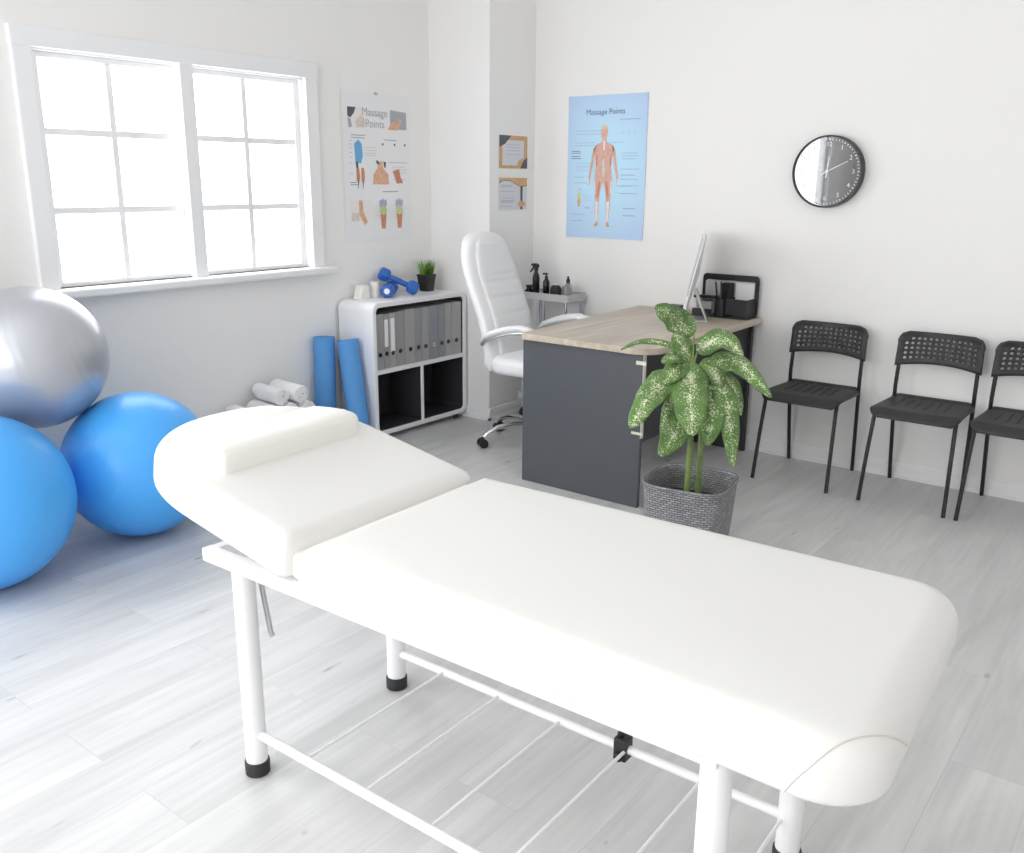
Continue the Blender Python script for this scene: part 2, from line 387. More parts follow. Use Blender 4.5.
def window(name, y0, y1, z0, z1, cols, rows, units, mtx, ext=0.06):
    """casement window in the plane x=0 (room on +x), moved by mtx; casing, sill, sashes with muntins, panes"""
    w = empty(name); tag(w, kind='structure')
    c = 0.075
    mb = MB()
    mb.box(-0.01, 0.028, y0 - c, y0 + 0.004, z0 - 0.0, z1, mtx=mtx); mb.box(-0.02, 0.028, y1 - 0.004, y1 + c, z0, z1, mtx=mtx)
    mb.box(-0.02, 0.032, y0 - c - 0.004, y1 + c + 0.004, z1 - 0.004, z1 + c, mtx=mtx)
    mb.build('casing', M['trim'], w, smooth=0, bevel=0.004)
    MB().box(-0.12, 0.075, y0 - c - ext, y1 + c + ext, z0 - 0.04, z0, mtx=mtx).build('sill', M['trim'], w, smooth=40, bevel=0.012, seg=4)
    MB().box(-0.10, 0.0, y0, y0 + 0.012, z0, z1, mtx=mtx).box(-0.10, 0.0, y1 - 0.012, y1, z0, z1, mtx=mtx).box(-0.10, 0.0, y0, y1, z1 - 0.012, z1, mtx=mtx).build('jamb', M['trim'], w, smooth=0)
    uw = (y1 - y0) / units
    for k in range(1, units):
        MB().box(-0.06, 0.028, y0 + uw * k - 0.036, y0 + uw * k + 0.036, z0, z1, mtx=mtx).build('mullion', M['trim'], w, smooth=0, bevel=0.004)
    for k in range(units):
        a = y0 + uw * k + 0.012; b = y0 + uw * (k + 1) - 0.012; st = 0.034
        mb = MB()
        mb.box(-0.065, -0.025, a, a + st, z0, z1 - 0.012, mtx=mtx); mb.box(-0.065, -0.025, b - st, b, z0, z1 - 0.012, mtx=mtx)
        mb.box(-0.065, -0.025, a + st, b - st, z0, z0 + st * 0.7, mtx=mtx); mb.box(-0.065, -0.025, a + st, b - st, z1 - 0.012 - st * 0.7, z1 - 0.012, mtx=mtx)
        sash = mb.build('sash', M['trim'], w, smooth=0, bevel=0.003)
        mb = MB()
        for i in range(1, cols):
            y = a + (b - a) * i / cols; mb.box(-0.056, -0.030, y - 0.014, y + 0.014, z0 + 0.024, z1 - 0.036, mtx=mtx)
        for i in range(1, rows):
            z = z0 + (z1 - z0) * i / rows; mb.box(-0.055, -0.031, a + st, b - st, z - 0.014, z + 0.014, mtx=mtx)
        mb.build('muntins', M['trim'], sash, smooth=0)
        MB().box(-0.048, -0.044, a + 0.01, b - 0.01, z0 + 0.01, z1 - 0.02, mtx=mtx).build('pane', M['pane'], sash, smooth=0)
    return w
I4 = Matrix.Identity(4)
window('window_1', *W1, 2, 3, 2, I4)
window('window_2', *W2, 1, 1, 2, I4)
# the plane x=0 turned onto the front wall: room on +y
TF = Matrix.Translation((0, RY, 0)) @ Matrix(((0, 1, 0, 0), (1, 0, 0, 0), (0, 0, 1, 0), (0, 0, 0, 1)))
window('window_fill', *W3, 1, 1, 4, TF)  # added window, lets in fill light toward the back wall and column

# ------------------------------------------------------------------ massage table
TB = empty('massage_table', (2.222, -3.292, 0), math.radians(0.9))
tag(TB, 'white padded massage table with raised head section and wire shelf in the foreground', 'massage table')
HZ0, HZ1, HW = 0.598, 0.70, 0.330
HYC = 0.029
def quad_round(c, r):
    """convex quad (counter-clockwise) with its own rounding radius at each corner"""
    out = []
    for i in range(4):
        p = Vector(c[i]); a = (Vector(c[i - 1]) - p).normalized(); b = (Vector(c[(i + 1) % 4]) - p).normalized()
        h = a.angle(b) / 2; d = r[i] / math.tan(h); o = p + (a + b).normalized() * (r[i] / math.sin(h))
        s_ = p + a * d - o; e_ = p + b * d - o; an = s_.angle(e_); n_ = 12
        for k in range(n_ + 1): out.append(tuple(o + (s_ * math.sin(an * (1 - k / n_)) + e_ * math.sin(an * k / n_)) / math.sin(an)))
    return out
body = quad_round([(0.245, -0.300), (1.482, -0.328), (1.458, 0.388), (0.245, 0.360)], [0.02, 0.105, 0.10, 0.02])
mb = MB(); cushion(mb, body, HZ0, HZ1, 0.056, 0.012, 0.003)
bc = mb.build('body_cushion', M['vinyl'], TB, smooth=60)
# sewn corner patch: piping that follows the padded surface
from mathutils.bvhtree import BVHTree
bv = BVHTree.FromPolygons([v.co for v in bc.data.vertices], [p.vertices for p in bc.data.polygons])
pts = []
for q in bez([(1.35, -0.314, 0.6), (1.372, -0.31, 0.638), (1.397, -0.294, 0.667), (1.424, -0.268, 0.685), (1.451, -0.233, 0.685), (1.464, -0.176, 0.655), (1.468, -0.121, 0.62)], 48):
    co, no, _, _ = bv.find_nearest(q); pts.append(co + no * 0.0004)
for _ in range(30):
    pts = [pts[0]] + [(pts[k - 1] + pts[k] * 2 + pts[k + 1]) / 4 for k in range(1, len(pts) - 1)] + [pts[-1]]
    pts = [(lambda c: c[0] + c[1] * 0.0004)(bv.find_nearest(q)) for q in pts]
MB().tube(pts, 0.0017, 6).build('corner_seam', M['seam'], bc)
# head section: rounded end, tilted up about the hinge
out = []
u0, u1, ul = 0.030, 0.38, 0.738
def hp(u, y): return (0.235 - u, y + HYC)
P = [hp(u0, HW - 0.018), hp(u0 + 0.006, HW - 0.006), hp(u0 + 0.02, HW)] + [hp(u0 + 0.02 + (u1 - u0 - 0.02) * i / 6, HW) for i in range(1, 6)]
for i in range(41):
    a = PI / 2 - PI * i / 40; ca, sa = math.cos(a), math.sin(a); e = 2 / 2.35
    P.append(hp(u1 + (ul - u1) * abs(ca) ** e, HW * math.copysign(abs(sa) ** e, sa)))
P += [hp(u1 - (u1 - u0 - 0.02) * i / 6, -HW) for i in range(1, 6)] + [hp(u0 + 0.02, -HW), hp(u0 + 0.006, -HW + 0.006), hp(u0, -HW + 0.018)]
TILT = math.radians(10.4)
HM = Matrix.Translation((0.235, 0, HZ0)) @ Matrix.Rotation(TILT, 4, 'Y') @ Matrix.Translation((-0.235, 0, -HZ0))
mb = MB(); cushion(mb, P, HZ0, HZ1 - 0.004, 0.045, 0.012, 0.002, mtx=HM)
hc = mb.build('head_cushion', M['vinyl'], TB, smooth=60)
MB().box(0.200, 0.252, -0.275, 0.335, HZ0 + 0.002, HZ0 + 0.066).build('hinge_strip', M['pillow'], TB, smooth=40, bevel=0.012, seg=3)
# underside board that carries the head cushion
mb = MB(); brd = inset(P, 0.04); mb.prism(brd, 'z', HZ0 - 0.014, HZ0, mtx=HM); mb.build('head_board', M['white_metal'], TB, smooth=0)
mb = MB()
for y in (-0.287, 0.257): mb.box(-0.115, 1.235, y, y + 0.03, 0.563, 0.597)
for x in (-0.115, 0.20, 0.75, 1.205): mb.box(x, x + 0.03, -0.26, 0.26, 0.567, 0.595)
mb.build('frame', M['white_metal'], TB, smooth=0, bevel=0.004)
LX = (0.0, 1.217)
for x, y in ((0.0, -0.255), (0.0, 0.255), (1.222, -0.255), (1.195, 0.255)):
        lg = MB().tube([(x, y, 0.03), (x, y, 0.58)], 0.027, 24).build('leg', M['white_metal'], TB)
        MB().lathe([(0.026, 0.0), (0.031, 0.002), (0.0315, 0.034), (0.029, 0.038), (0.0272, 0.038)], (x, y, 0), 24).build('foot_cap', M['black_rubber'], lg)
for y in (-0.255, 0.255):
    MB().tube([(0, y, 0.115), (1.217, y, 0.115)], 0.0115, 14).build('rail', M['white_metal'], TB)
for i in range(6):
    x = 0.19 + 0.2025 * i * 0.98
    MB().tube([(x, -0.255, 0.117), (x, 0.255, 0.117)], 0.0042, 8).build('shelf_wire', M['white_metal'], TB)
MB().tube([(0.002, -0.213, 0.562), (0.016, -0.212, 0.47), (0.034, -0.212, 0.386), (0.041, -0.212, 0.379)], 0.0065, 10).build('tilt_lever', M['steel'], TB)
mb = MB(); mb.box(0.755, 0.79, 0.235, 0.272, 0.087, 0.146); mb.tube([(0.772, 0.225, 0.10), (0.772, 0.285, 0.10)], 0.012, 10); mb.tube([(0.765, 0.255, 0.075), (0.765, 0.255, 0.155)], 0.009, 10)
mb.build('rail_clamp', M['black'], TB, bevel=0.003)

# wedge pillow lying across the head cushion
PW = empty('wedge_pillow', (0, 0, 0)); tag(PW, 'cream wedge pillow lying across the head end of the massage table', 'pillow')
def hl(x, y, h):     # table-local head point -> world
    return TB.matrix_basis @ (HM @ Vector((x, y, HZ1 - 0.0025 + h)))
prof = [(0.0, 0.0), (-0.002, 0.022), (-0.006, 0.046), (-0.014, 0.056), (-0.03, 0.060), (-0.07, 0.055), (-0.12, 0.042), (-0.17, 0.026), (-0.195, 0.016), (-0.203, 0.008), (-0.204, 0.0)]
rings = []
for yv, k in [(-0.222, 0.90), (-0.218, 0.96), (-0.21, 0.99), (-0.19, 1.0), (0, 1.0), (0.21, 1.0), (0.232, 0.98), (0.242, 0.93), (0.246, 0.86)]:
    sk = -0.135 + 0.0 * yv
    rings.append([hl(-0.135 + sk * 0 + px * (0.98 if k < 0.95 else 1) - (1 - k) * 0.05 - 0.03 * (yv + 0.2), yv + 0.016, max(0.0, pz * k) * 0.95) for px, pz in prof])
mb = MB(); mb.loft(rings); mb.build('pillow_cover', M['pillow'], PW, smooth=50)

# ------------------------------------------------------------------ exercise balls
def ball(name, c, r, m, label, tilt):
    e = empty(name, (c[0], c[1], c[2] - r)); tag(e, label, 'exercise ball', 'exercise balls stacked under the window')
    mb = MB(); R_ = Matrix.Rotation(tilt[0], 4, 'X') @ Matrix.Rotation(tilt[1], 4, 'Y')
    rings = []; U, V = 72, 96
    for i in range(1, V):
        a = PI * i / V
        rr_ = r - 0.0010 * (max(0.0, math.cos(a * 46)) ** 8 if 0.55 < a < 2.6 else 0)
        rings.append([R_ @ Vector((rr_ * math.sin(a) * math.cos(2 * PI * j / U), rr_ * math.sin(a) * math.sin(2 * PI * j / U), -rr_ * math.cos(a))) + Vector((0, 0, r)) for j in range(U)])
    mb.loft(rings); mb.build('ball_skin', m, e, smooth=60)
    v = R_ @ Vector((0, 0, r)); mb = MB(); mb.lathe([(0.012, -0.004), (0.012, 0.002), (0.009, 0.003)], (0, 0, r), 16, mtx=Matrix.Translation((0, 0, r)) @ R_)
    mb.build('valve_plug', M['valve'], e)
    return e
ball('exercise_ball', (0.500, -2.820, 0.303), 0.303, M['ball_blue'], 'blue exercise ball on the floor next to the massage table head', (-2.3, 0.5))
ball('exercise_ball', (0.545, -3.470, 0.322), 0.322, M['ball_blue'], 'blue exercise ball on the floor, leftmost and cut off by the photo edge', (2.2, 0.3))
ball('exercise_ball', (0.300, -3.105, 0.772), 0.280, M['ball_silver'], 'shiny silver exercise ball resting on top of the two blue balls', (1.9, -0.6))

# ------------------------------------------------------------------ posters and certificates (flat prints on the walls)
def flat(mb, poly, h, m, P):
    """polygon given in print coordinates (0..1, 0..1) lifted h off the wall"""
    mb.faces([P(x, y, h) for x, y in poly], [tuple(range(len(poly)))], m)
def ell(cx, cy, rx, ry, n=16): return [(cx + rx * math.cos(2 * PI * i / n), cy + ry * math.sin(2 * PI * i / n)) for i in range(n)]
def text_mesh(name, s, size, P, x, y, h, m, parent, aspect, bold=0.0, sx=1.0):
    cu = bpy.data.curves.new(name, 'FONT'); cu.body = s; cu.size = 1.0; cu.align_x = 'CENTER'; cu.align_y = 'CENTER'; cu.offset = bold
    tmp = bpy.data.objects.new('tmp', cu); COL.objects.link(tmp)
    me = bpy.data.meshes.new_from_object(tmp.evaluated_get(bpy.context.evaluated_depsgraph_get()))
    bpy.data.objects.remove(tmp); bpy.data.curves.remove(cu)
    for v in me.vertices: v.co = P(x + v.co.x * size * sx, y + v.co.y * size * aspect, h)
    me.name = name; me.materials.append(m)
    o = bpy.data.objects.new(name, me); COL.objects.link(o); o.parent = parent
    return o
def lines(mb, x0, x1, ys, h, P, m, th=0.0022, jit=0.25):
    for y in ys:
        e = x1 - (x1 - x0) * jit * random.random(); flat(mb, [(x0, y), (e, y), (e, y + th), (x0, y + th)], h, m, P)

def block(parent, x0, x1, ys, h, P, m, th=0.0022, jit=0.25):
    mb = MB(); lines(mb, x0, x1, ys, h, P, m, th, jit); return mb.build('caption', None, parent, smooth=0)
def sheet(name, P0, wdt, hgt, origin, mats, curl=0.002):
    e = empty(name, origin); mb = MB(); n = 10
    vs = []
    for i in range(n + 1):
        for j in range(n + 1):
            c = curl * (max(0, abs(i / n - .5) * 2 - .8) * max(0, abs(j / n - .5) * 2 - .8)) * 25
            vs.append(P0(i / n, j / n, 0.0015 + c))
    F = [(i * (n + 1) + j, (i + 1) * (n + 1) + j, (i + 1) * (n + 1) + j + 1, i * (n + 1) + j + 1) for i in range(n) for j in range(n)]
    vs2 = [P0(i / n, j / n, 0.0003) for i in range(n + 1) for j in range(n + 1)]
    mb.faces(vs, F); mb.faces(vs2, [tuple(reversed(f)) for f in F])
    mb.build('sheet', mats, e, smooth=60); return e

# blue anatomy poster on the back wall
PX0, PX1, PZ0, PZ1 = 0.722, 1.262, 1.130, 1.946
pc = Vector(((PX0 + PX1) / 2, -0.002, (PZ0 + PZ1) / 2))
def PB(x, y, h): return Vector((PX0 + (PX1 - PX0) * x, -0.002 - h, PZ0 + (PZ1 - PZ0) * y)) - pc
pb = sheet('anatomy_poster', PB, 1, 1, pc, M['poster_blue'])
tag(pb, 'blue poster of a standing muscular figure taped to the back wall left of the clock', 'poster')
ASP = (PX1 - PX0) / (PZ1 - PZ0)
text_mesh('title', 'Massage Points', 0.082, PB, 0.48, 0.885, 0.003, M['print_title'], pb, ASP, 0.0)
FXC = 0.475
mb = MB()
def strip(rows, sg):
    for (y0, a0, b0), (y1, a1, b1) in zip(rows, rows[1:]):
        flat(mb, [(FXC + sg * a0, y0), (FXC + sg * b0, y0), (FXC + sg * b1, y1), (FXC + sg * a1, y1)], 0.0025, None, PB)
TORSO = [(0.790, 0, 0.026), (0.765, 0, 0.041), (0.74, 0, 0.042), (0.715, 0, 0.034), (0.70, 0, 0.026), (0.682, 0, 0.030), (0.668, 0, 0.075), (0.655, 0, 0.115), (0.63, 0, 0.128), (0.595, 0, 0.114), (0.55, 0, 0.102), (0.505, 0, 0.098), (0.46, 0, 0.108), (0.405, 0, 0.118)]
LEG = [(0.405, 0.0, 0.118), (0.37, 0.020, 0.117), (0.32, 0.038, 0.110), (0.275, 0.044, 0.098), (0.24, 0.046, 0.102), (0.20, 0.048, 0.098), (0.155, 0.053, 0.086), (0.125, 0.052, 0.076), (0.105, 0.054, 0.094), (0.086, 0.056, 0.104)]
ARM = [(0.650, 0.108, 0.118), (0.63, 0.112, 0.142), (0.595, 0.112, 0.152), (0.55, 0.124, 0.160), (0.51, 0.138, 0.172), (0.455, 0.160, 0.186), (0.425, 0.168, 0.194), (0.40, 0.172, 0.206), (0.385, 0.180, 0.204), (0.374, 0.188, 0.198)]
for sg in (-1, 1):
    for q in (TORSO, LEG, ARM): strip(q, sg)
fg = mb.build('figure_print', M['print_muscle'], pb, smooth=0)
for s in (-1, 1):
    mb = MB(); flat(mb, [(FXC + s * x, y) for x, y in [(0.052, 0.262), (0.088, 0.268), (0.092, 0.225), (0.082, 0.16), (0.07, 0.115), (0.056, 0.125), (0.06, 0.19)]], 0.0032, M['print_white'], PB)
    flat(mb, [(FXC + s * x, y) for x, y in [(0.182, 0.425), (0.196, 0.42), (0.205, 0.395), (0.198, 0.375), (0.187, 0.38), (0.181, 0.405)]], 0.0032, M['print_white'], PB)
    flat(mb, [(FXC + s * x, y) for x, y in [(0.082, 0.49), (0.096, 0.52), (0.098, 0.57), (0.088, 0.60), (0.080, 0.55)]], 0.0032, M['print_red'], PB)
    flat(mb, [(FXC + s * x, y) for x, y in [(0.03, 0.40), (0.05, 0.41), (0.075, 0.34), (0.07, 0.285), (0.052, 0.30)]], 0.0032, M['print_red'], PB)
    flat(mb, [(FXC + s * x, y) for x, y in [(0.10, 0.42), (0.114, 0.40), (0.112, 0.33), (0.10, 0.30), (0.094, 0.35)]], 0.0032, M['print_white'], PB)
    flat(mb, [(FXC + s * x, y) for x, y in [(0.056, 0.105), (0.098, 0.094), (0.098, 0.084), (0.055, 0.086)]], 0.0032, M['print_orange'], PB)
    mb.build('muscle_print', None, fg, smooth=0)
mb = MB()
flat(mb, [(FXC - 0.012, 0.69), (FXC + 0.012, 0.69), (FXC + 0.008, 0.63), (FXC, 0.615), (FXC - 0.008, 0.63)], 0.0032, M['print_white'], PB)
flat(mb, [(FXC - 0.016, 0.56), (FXC + 0.016, 0.56), (FXC + 0.02, 0.47), (FXC, 0.42), (FXC - 0.02, 0.47)], 0.0032, M['print_tan'], PB)
flat(mb, [(FXC - 0.04, 0.765), (FXC - 0.028, 0.79), (FXC, 0.797), (FXC + 0.03, 0.79), (FXC + 0.042, 0.765), (FXC + 0.024, 0.772), (FXC, 0.768)], 0.0032, M['print_hair'], PB)
mb.build('centre_print', None, fg, smooth=0)
block(pb, 0.10, 0.45, [0.735, 0.757], 0.002, PB, M['print_line'], 0.003, 0.0)
block(pb, 0.09, 0.40, [0.675, 0.655], 0.002, PB, M['print_line'], 0.003); block(pb, 0.56, 0.75, [0.675], 0.002, PB, M['print_line'], 0.003)
block(pb, 0.05, 0.18, [0.615, 0.603, 0.580, 0.565], 0.002, PB, M['print_dark'], 0.004); block(pb, 0.12, 0.36, [0.53, 0.512, 0.50, 0.482], 0.002, PB, M['print_line'], 0.002, 0.1)
block(pb, 0.10, 0.27, [0.433, 0.392], 0.002, PB, M['print_line'], 0.004); block(pb, 0.08, 0.24, [0.165, 0.118], 0.002, PB, M['print_line'], 0.005)
block(pb, 0.66, 0.93, [0.828], 0.002, PB, M['print_line'], 0.006, 0.05); block(pb, 0.70, 0.93, [0.60, 0.58, 0.56, 0.49, 0.447, 0.42, 0.375, 0.32], 0.002, PB, M['print_line'], 0.004)
block(pb, 0.62, 0.86, [0.455, 0.372, 0.325], 0.002, PB, M['print_line'], 0.002, 0.1); block(pb, 0.74, 0.92, [0.215, 0.165], 0.002, PB, M['print_line'], 0.007)
block(pb, 0.22, 0.33, [0.30, 0.285, 0.27], 0.002, PB, M['print_line'], 0.002); block(pb, 0.24, 0.31, [0.213], 0.002, PB, M['print_line'], 0.006)
mb = MB()
for k in range(3): flat(mb, [(0.70 + 0.07 * k, 0.73), (0.72 + 0.07 * k, 0.75), (0.722 + 0.07 * k, 0.747), (0.703 + 0.07 * k, 0.727)], 0.002, M['print_line'], PB)
mb.build('tick_marks', None, pb, smooth=0)
mb = MB(); flat(mb, [(0.15, 0.225), (0.175, 0.222), (0.185, 0.25), (0.182, 0.29), (0.16, 0.29), (0.145, 0.26)], 0.002, M['print_orange'], PB); flat(mb, ell(0.166, 0.305, 0.026, 0.022), 0.0024, M['print_green'], PB)
for k in range(5): flat(mb, ell(0.140 + 0.013 * k, 0.338 + 0.004 * k, 0.006, 0.007, 8), 0.0024, M['print_tan'], PB)
mb.build('foot_print', None, pb, smooth=0)

# white poster on the left wall (reads from +x; left side of the print is at lower y)
LY0, LY1, LZ0, LZ1 = -1.162, -0.628, 1.117, 1.932
lc = Vector((0.002, (LY0 + LY1) / 2, (LZ0 + LZ1) / 2))
def PL(x, y, h): return Vector((0.002 + h, LY0 + (LY1 - LY0) * x, LZ0 + (LZ1 - LZ0) * y)) - lc
pl = sheet('massage_chart_poster', PL, 1, 1, lc, M['paper'])
tag(pl, 'white poster with small massage pictures and foot soles hung right of the window', 'poster')
text_mesh('title', 'Massage\nPoints', 0.115, PL, 0.47, 0.835, 0.003, M['print_grey'], pl, ASP, 0.0)
mb = MB(); flat(mb, [(0.08, 0.90), (0.34, 0.90), (0.32, 0.765), (0.09, 0.765)], 0.002, M['print_white'], PL)
flat(mb, [(0.08, 0.90), (0.2, 0.90), (0.17, 0.86), (0.12, 0.83), (0.08, 0.84)], 0.0026, M['print_dark'], PL); flat(mb, [(0.08, 0.83), (0.12, 0.825), (0.14, 0.77), (0.09, 0.765)], 0.0026, M['print_grey'], PL)
flat(mb, [(0.18, 0.80), (0.27, 0.85), (0.32, 0.83), (0.31, 0.775), (0.2, 0.768)], 0.0026, M['print_tan'], PL); mb.build('back_massage_picture', None, pl, smooth=0)
mb = MB(); flat(mb, [(0.70, 0.90), (0.95, 0.89), (0.95, 0.77), (0.70, 0.77)], 0.002, M['print_grey'], PL)
flat(mb, [(0.66, 0.765), (0.70, 0.80), (0.76, 0.83), (0.80, 0.80), (0.83, 0.845), (0.87, 0.84), (0.86, 0.79), (0.80, 0.765)], 0.0026, M['print_skin'], PL); mb.build('hand_massage_picture', None, pl, smooth=0)
mb = MB(); flat(mb, [(0.16, 0.66), (0.22, 0.69), (0.27, 0.66), (0.28, 0.58), (0.25, 0.53), (0.17, 0.54)], 0.002, M['print_blue'], PL)
flat(mb, [(0.17, 0.54), (0.21, 0.54), (0.21, 0.50), (0.18, 0.50)], 0.0024, M['print_dark'], PL)
for s, x in ((0, 0.18), (1, 0.25)): flat(mb, [(x, 0.50), (x + 0.04, 0.50), (x + 0.05, 0.44), (x + 0.03, 0.39), (x, 0.42)], 0.0024, M['print_red'], PL); flat(mb, [(x + 0.012, 0.42), (x + 0.028, 0.42), (x + 0.024, 0.36), (x + 0.016, 0.36)], 0.0026, M['print_dark'], PL)
mb.build('leg_chart', None, pl, smooth=0)
mb = MB(); flat(mb, [(0.42, 0.39), (0.43, 0.46), (0.49, 0.50), (0.50, 0.54), (0.56, 0.55), (0.58, 0.50), (0.65, 0.46), (0.66, 0.39)], 0.002, M['print_skin'], PL)
flat(mb, [(0.47, 0.555), (0.51, 0.55), (0.52, 0.525), (0.48, 0.53)], 0.0026, M['print_dark'], PL); flat(mb, [(0.58, 0.55), (0.62, 0.54), (0.61, 0.50), (0.59, 0.51)], 0.0026, M['print_dark'], PL); mb.build('shoulder_picture', None, pl, smooth=0)
mb = MB(); flat(mb, [(0.72, 0.48), (0.82, 0.50), (0.84, 0.44), (0.88, 0.40), (0.78, 0.395), (0.75, 0.44)], 0.002, M['print_red'], PL); mb.build('hand_chart', None, pl, smooth=0)
mb = MB(); flat(mb, [(0.08, 0.28), (0.40, 0.28), (0.34, 0.14), (0.09, 0.14)], 0.002, M['print_white'], PL); flat(mb, [(0.09, 0.20), (0.2, 0.19), (0.2, 0.14), (0.09, 0.14)], 0.0022, M['print_tan'], PL)
flat(mb, [(0.20, 0.28), (0.25, 0.28), (0.26, 0.20), (0.32, 0.13), (0.28, 0.11), (0.20, 0.18)], 0.0026, M['print_skin'], PL); mb.build('foot_massage_picture', None, pl, smooth=0)
for x in (0.56, 0.81):
    mb = MB(); flat(mb, [(x - 0.03, 0.08), (x + 0.03, 0.08), (x + 0.045, 0.17), (x + 0.05, 0.20), (x - 0.05, 0.20), (x - 0.04, 0.15)], 0.002, M['print_red'], PL)
    flat(mb, ell(x, 0.208, 0.056, 0.032), 0.0024, M['print_green'], PL)
    for k in range(5): flat(mb, ell(x - 0.045 + 0.022 * k, 0.255 + 0.006 * (k % 3), 0.013, 0.028, 10), 0.0026, M['print_lilac'], PL)
    mb.build('foot_sole_chart', None, pl, smooth=0)
block(pl, 0.12, 0.33, [0.715, 0.698], 0.002, PL, M['print_grey'], 0.006, 0.1); block(pl, 0.60, 0.80, [0.692], 0.002, PL, M['print_grey'], 0.006, 0.05)
mb = MB()
for x in (0.58, 0.76, 0.92): flat(mb, ell(x, 0.665, 0.014, 0.009, 8), 0.002, M['print_dark'], PL)
mb.build('bullet_dots', None, pl, smooth=0)
block(pl, 0.30, 0.50, [0.64, 0.62, 0.60, 0.585], 0.002, PL, M['print_grey'], 0.002); block(pl, 0.09, 0.14, [0.68, 0.655, 0.63, 0.60, 0.57, 0.53, 0.46], 0.002, PL, M['print_grey'], 0.003)
block(pl, 0.66, 0.95, [0.54], 0.002, PL, M['print_grey'], 0.004, 0.05); block(pl, 0.72, 0.96, [0.51, 0.49, 0.47, 0.42], 0.002, PL, M['print_grey'], 0.0025)
block(pl, 0.56, 0.80, [0.335], 0.002, PL, M['print_grey'], 0.008, 0.05); block(pl, 0.40, 0.95, [0.235, 0.215, 0.195, 0.175, 0.155], 0.0015, PL, M['print_grey'], 0.0018, 0.1); block(pl, 0.09, 0.2, [0.40, 0.385], 0.002, PL, M['print_dark'], 0.004)
mb = MB(); mb.box(-0.0005, 0.006, -0.012, 0.012, 0.40, 0.416); mb.build('hanging_clip', M['steel'], pl, bevel=0.002)

# two certificates on the column side
def certificate(z0, z1, label):
    Y0, Y1 = -0.356, -0.080; c = Vector((CX + 0.001, (Y0 + Y1) / 2, (z0 + z1) / 2))
    def PC(x, y, h): return Vector((CX + 0.001 + h, Y0 + (Y1 - Y0) * x, z0 + (z1 - z0) * y)) - c
    e = sheet('certificate', PC, 1, 1, c, M['cert_white'], curl=0.0005); tag(e, label, 'certificate', 'certificates on the column side'); return e, PC
c1, PC = certificate(1.533, 1.722, 'upper certificate with an orange border and dark corner triangles on the column')
mb = MB()
for q in ([(0, 0), (0.11, 0), (0.11, 1), (0, 1)], [(0.88, 0), (1, 0), (1, 1), (0.88, 1)], [(0.11, 0), (0.88, 0), (0.88, 0.09), (0.11, 0.09)], [(0.11, 0.86), (0.88, 0.86), (0.88, 1), (0.11, 1)], [(0.62, 0.08), (0.88, 0.08), (0.88, 0.34), (0.7, 0.26)]): flat(mb, q, 0.002, M['print_orange'], PC)
mb.build('orange_border', None, c1, smooth=0)
mb = MB(); flat(mb, [(0, 1), (0.42, 1), (0.2, 0.74), (0, 0.64)], 0.0024, M['print_dark'], PC); mb.build('dark_corner', None, c1, smooth=0); mb = MB(); flat(mb, [(1, 0), (1, 0.36), (0.86, 0.24), (0.74, 0)], 0.0024, M['print_dark'], PC); mb.build('dark_corner', None, c1, smooth=0)
mb = MB(); lines(mb, 0.25, 0.8, [0.72, 0.64, 0.54, 0.42], 0.002, PC, M['print_grey'], 0.012, 0.2); mb.build('text_lines', None, c1, smooth=0)
c2, PC = certificate(1.290, 1.478, 'lower certificate with an orange swoosh and dark ribbon seal on the column')
mb = MB(); flat(mb, [(0, 0.86), (0.16, 0.93), (0.4, 0.92), (0.6, 0.80), (0.8, 0.74), (1, 0.77), (1, 1), (0, 1)], 0.002, M['print_orange'], PC); mb.build('orange_swoosh', None, c2, smooth=0)
mb = MB(); flat(mb, [(0, 0.83), (0.16, 0.91), (0.4, 0.90), (0.6, 0.78), (0.8, 0.715), (1, 0.75), (1, 0.77), (0.8, 0.735), (0.6, 0.80), (0.4, 0.92), (0.16, 0.93), (0, 0.86)], 0.0024, M['print_dark'], PC)
flat(mb, [(0.76, 0.0), (0.84, 0.0), (0.84, 0.74), (0.76, 0.74)], 0.0024, M['print_dark'], PC); mb.build('dark_ribbon', None, c2, smooth=0)
mb = MB(); flat(mb, [(0.80 + (0.15 if i % 2 else 0.12) * math.cos(PI * i / 12), 0.18 + (0.11 if i % 2 else 0.085) * math.sin(PI * i / 12)) for i in range(24)], 0.003, M['print_orange'], PC); mb.build('seal', None, c2, smooth=0)
mb = MB(); lines(mb, 0.06, 0.62, [0.76, 0.72, 0.57, 0.36, 0.29, 0.26, 0.23, 0.10], 0.002, PC, M['print_grey'], 0.016, 0.3); mb.build('text_lines', None, c2, smooth=0)

# ------------------------------------------------------------------ wall clock
CKX, CKZ, CKR = 2.322, 1.518, 0.176
ck = empty('wall_clock', (CKX, 0, CKZ)); tag(ck, 'round black wall clock with a shiny glass face above the chairs', 'clock')
RXm = Matrix.Rotation(PI / 2, 4, 'X')          # lathe axis z -> -y
MB().lathe([(CKR * 0.97, 0.0), (CKR * 1.0, 0.004), (CKR * 1.0, 0.052), (CKR * 0.99, 0.056), (CKR * 0.955, 0.057), (CKR * 0.95, 0.05), (CKR * 0.95, 0.044)], (0, 0, 0), 72, mtx=RXm).build('case', M['clock_case'], ck)
MB().lathe([(CKR * 0.952, 0.044), (CKR * 0.952, 0.046)], (0, 0, 0), 72, mtx=RXm).build('dial', M['clock_face'], ck, smooth=30)
def PK(x, y, h): return Vector((x, -0.0465 - h, y))

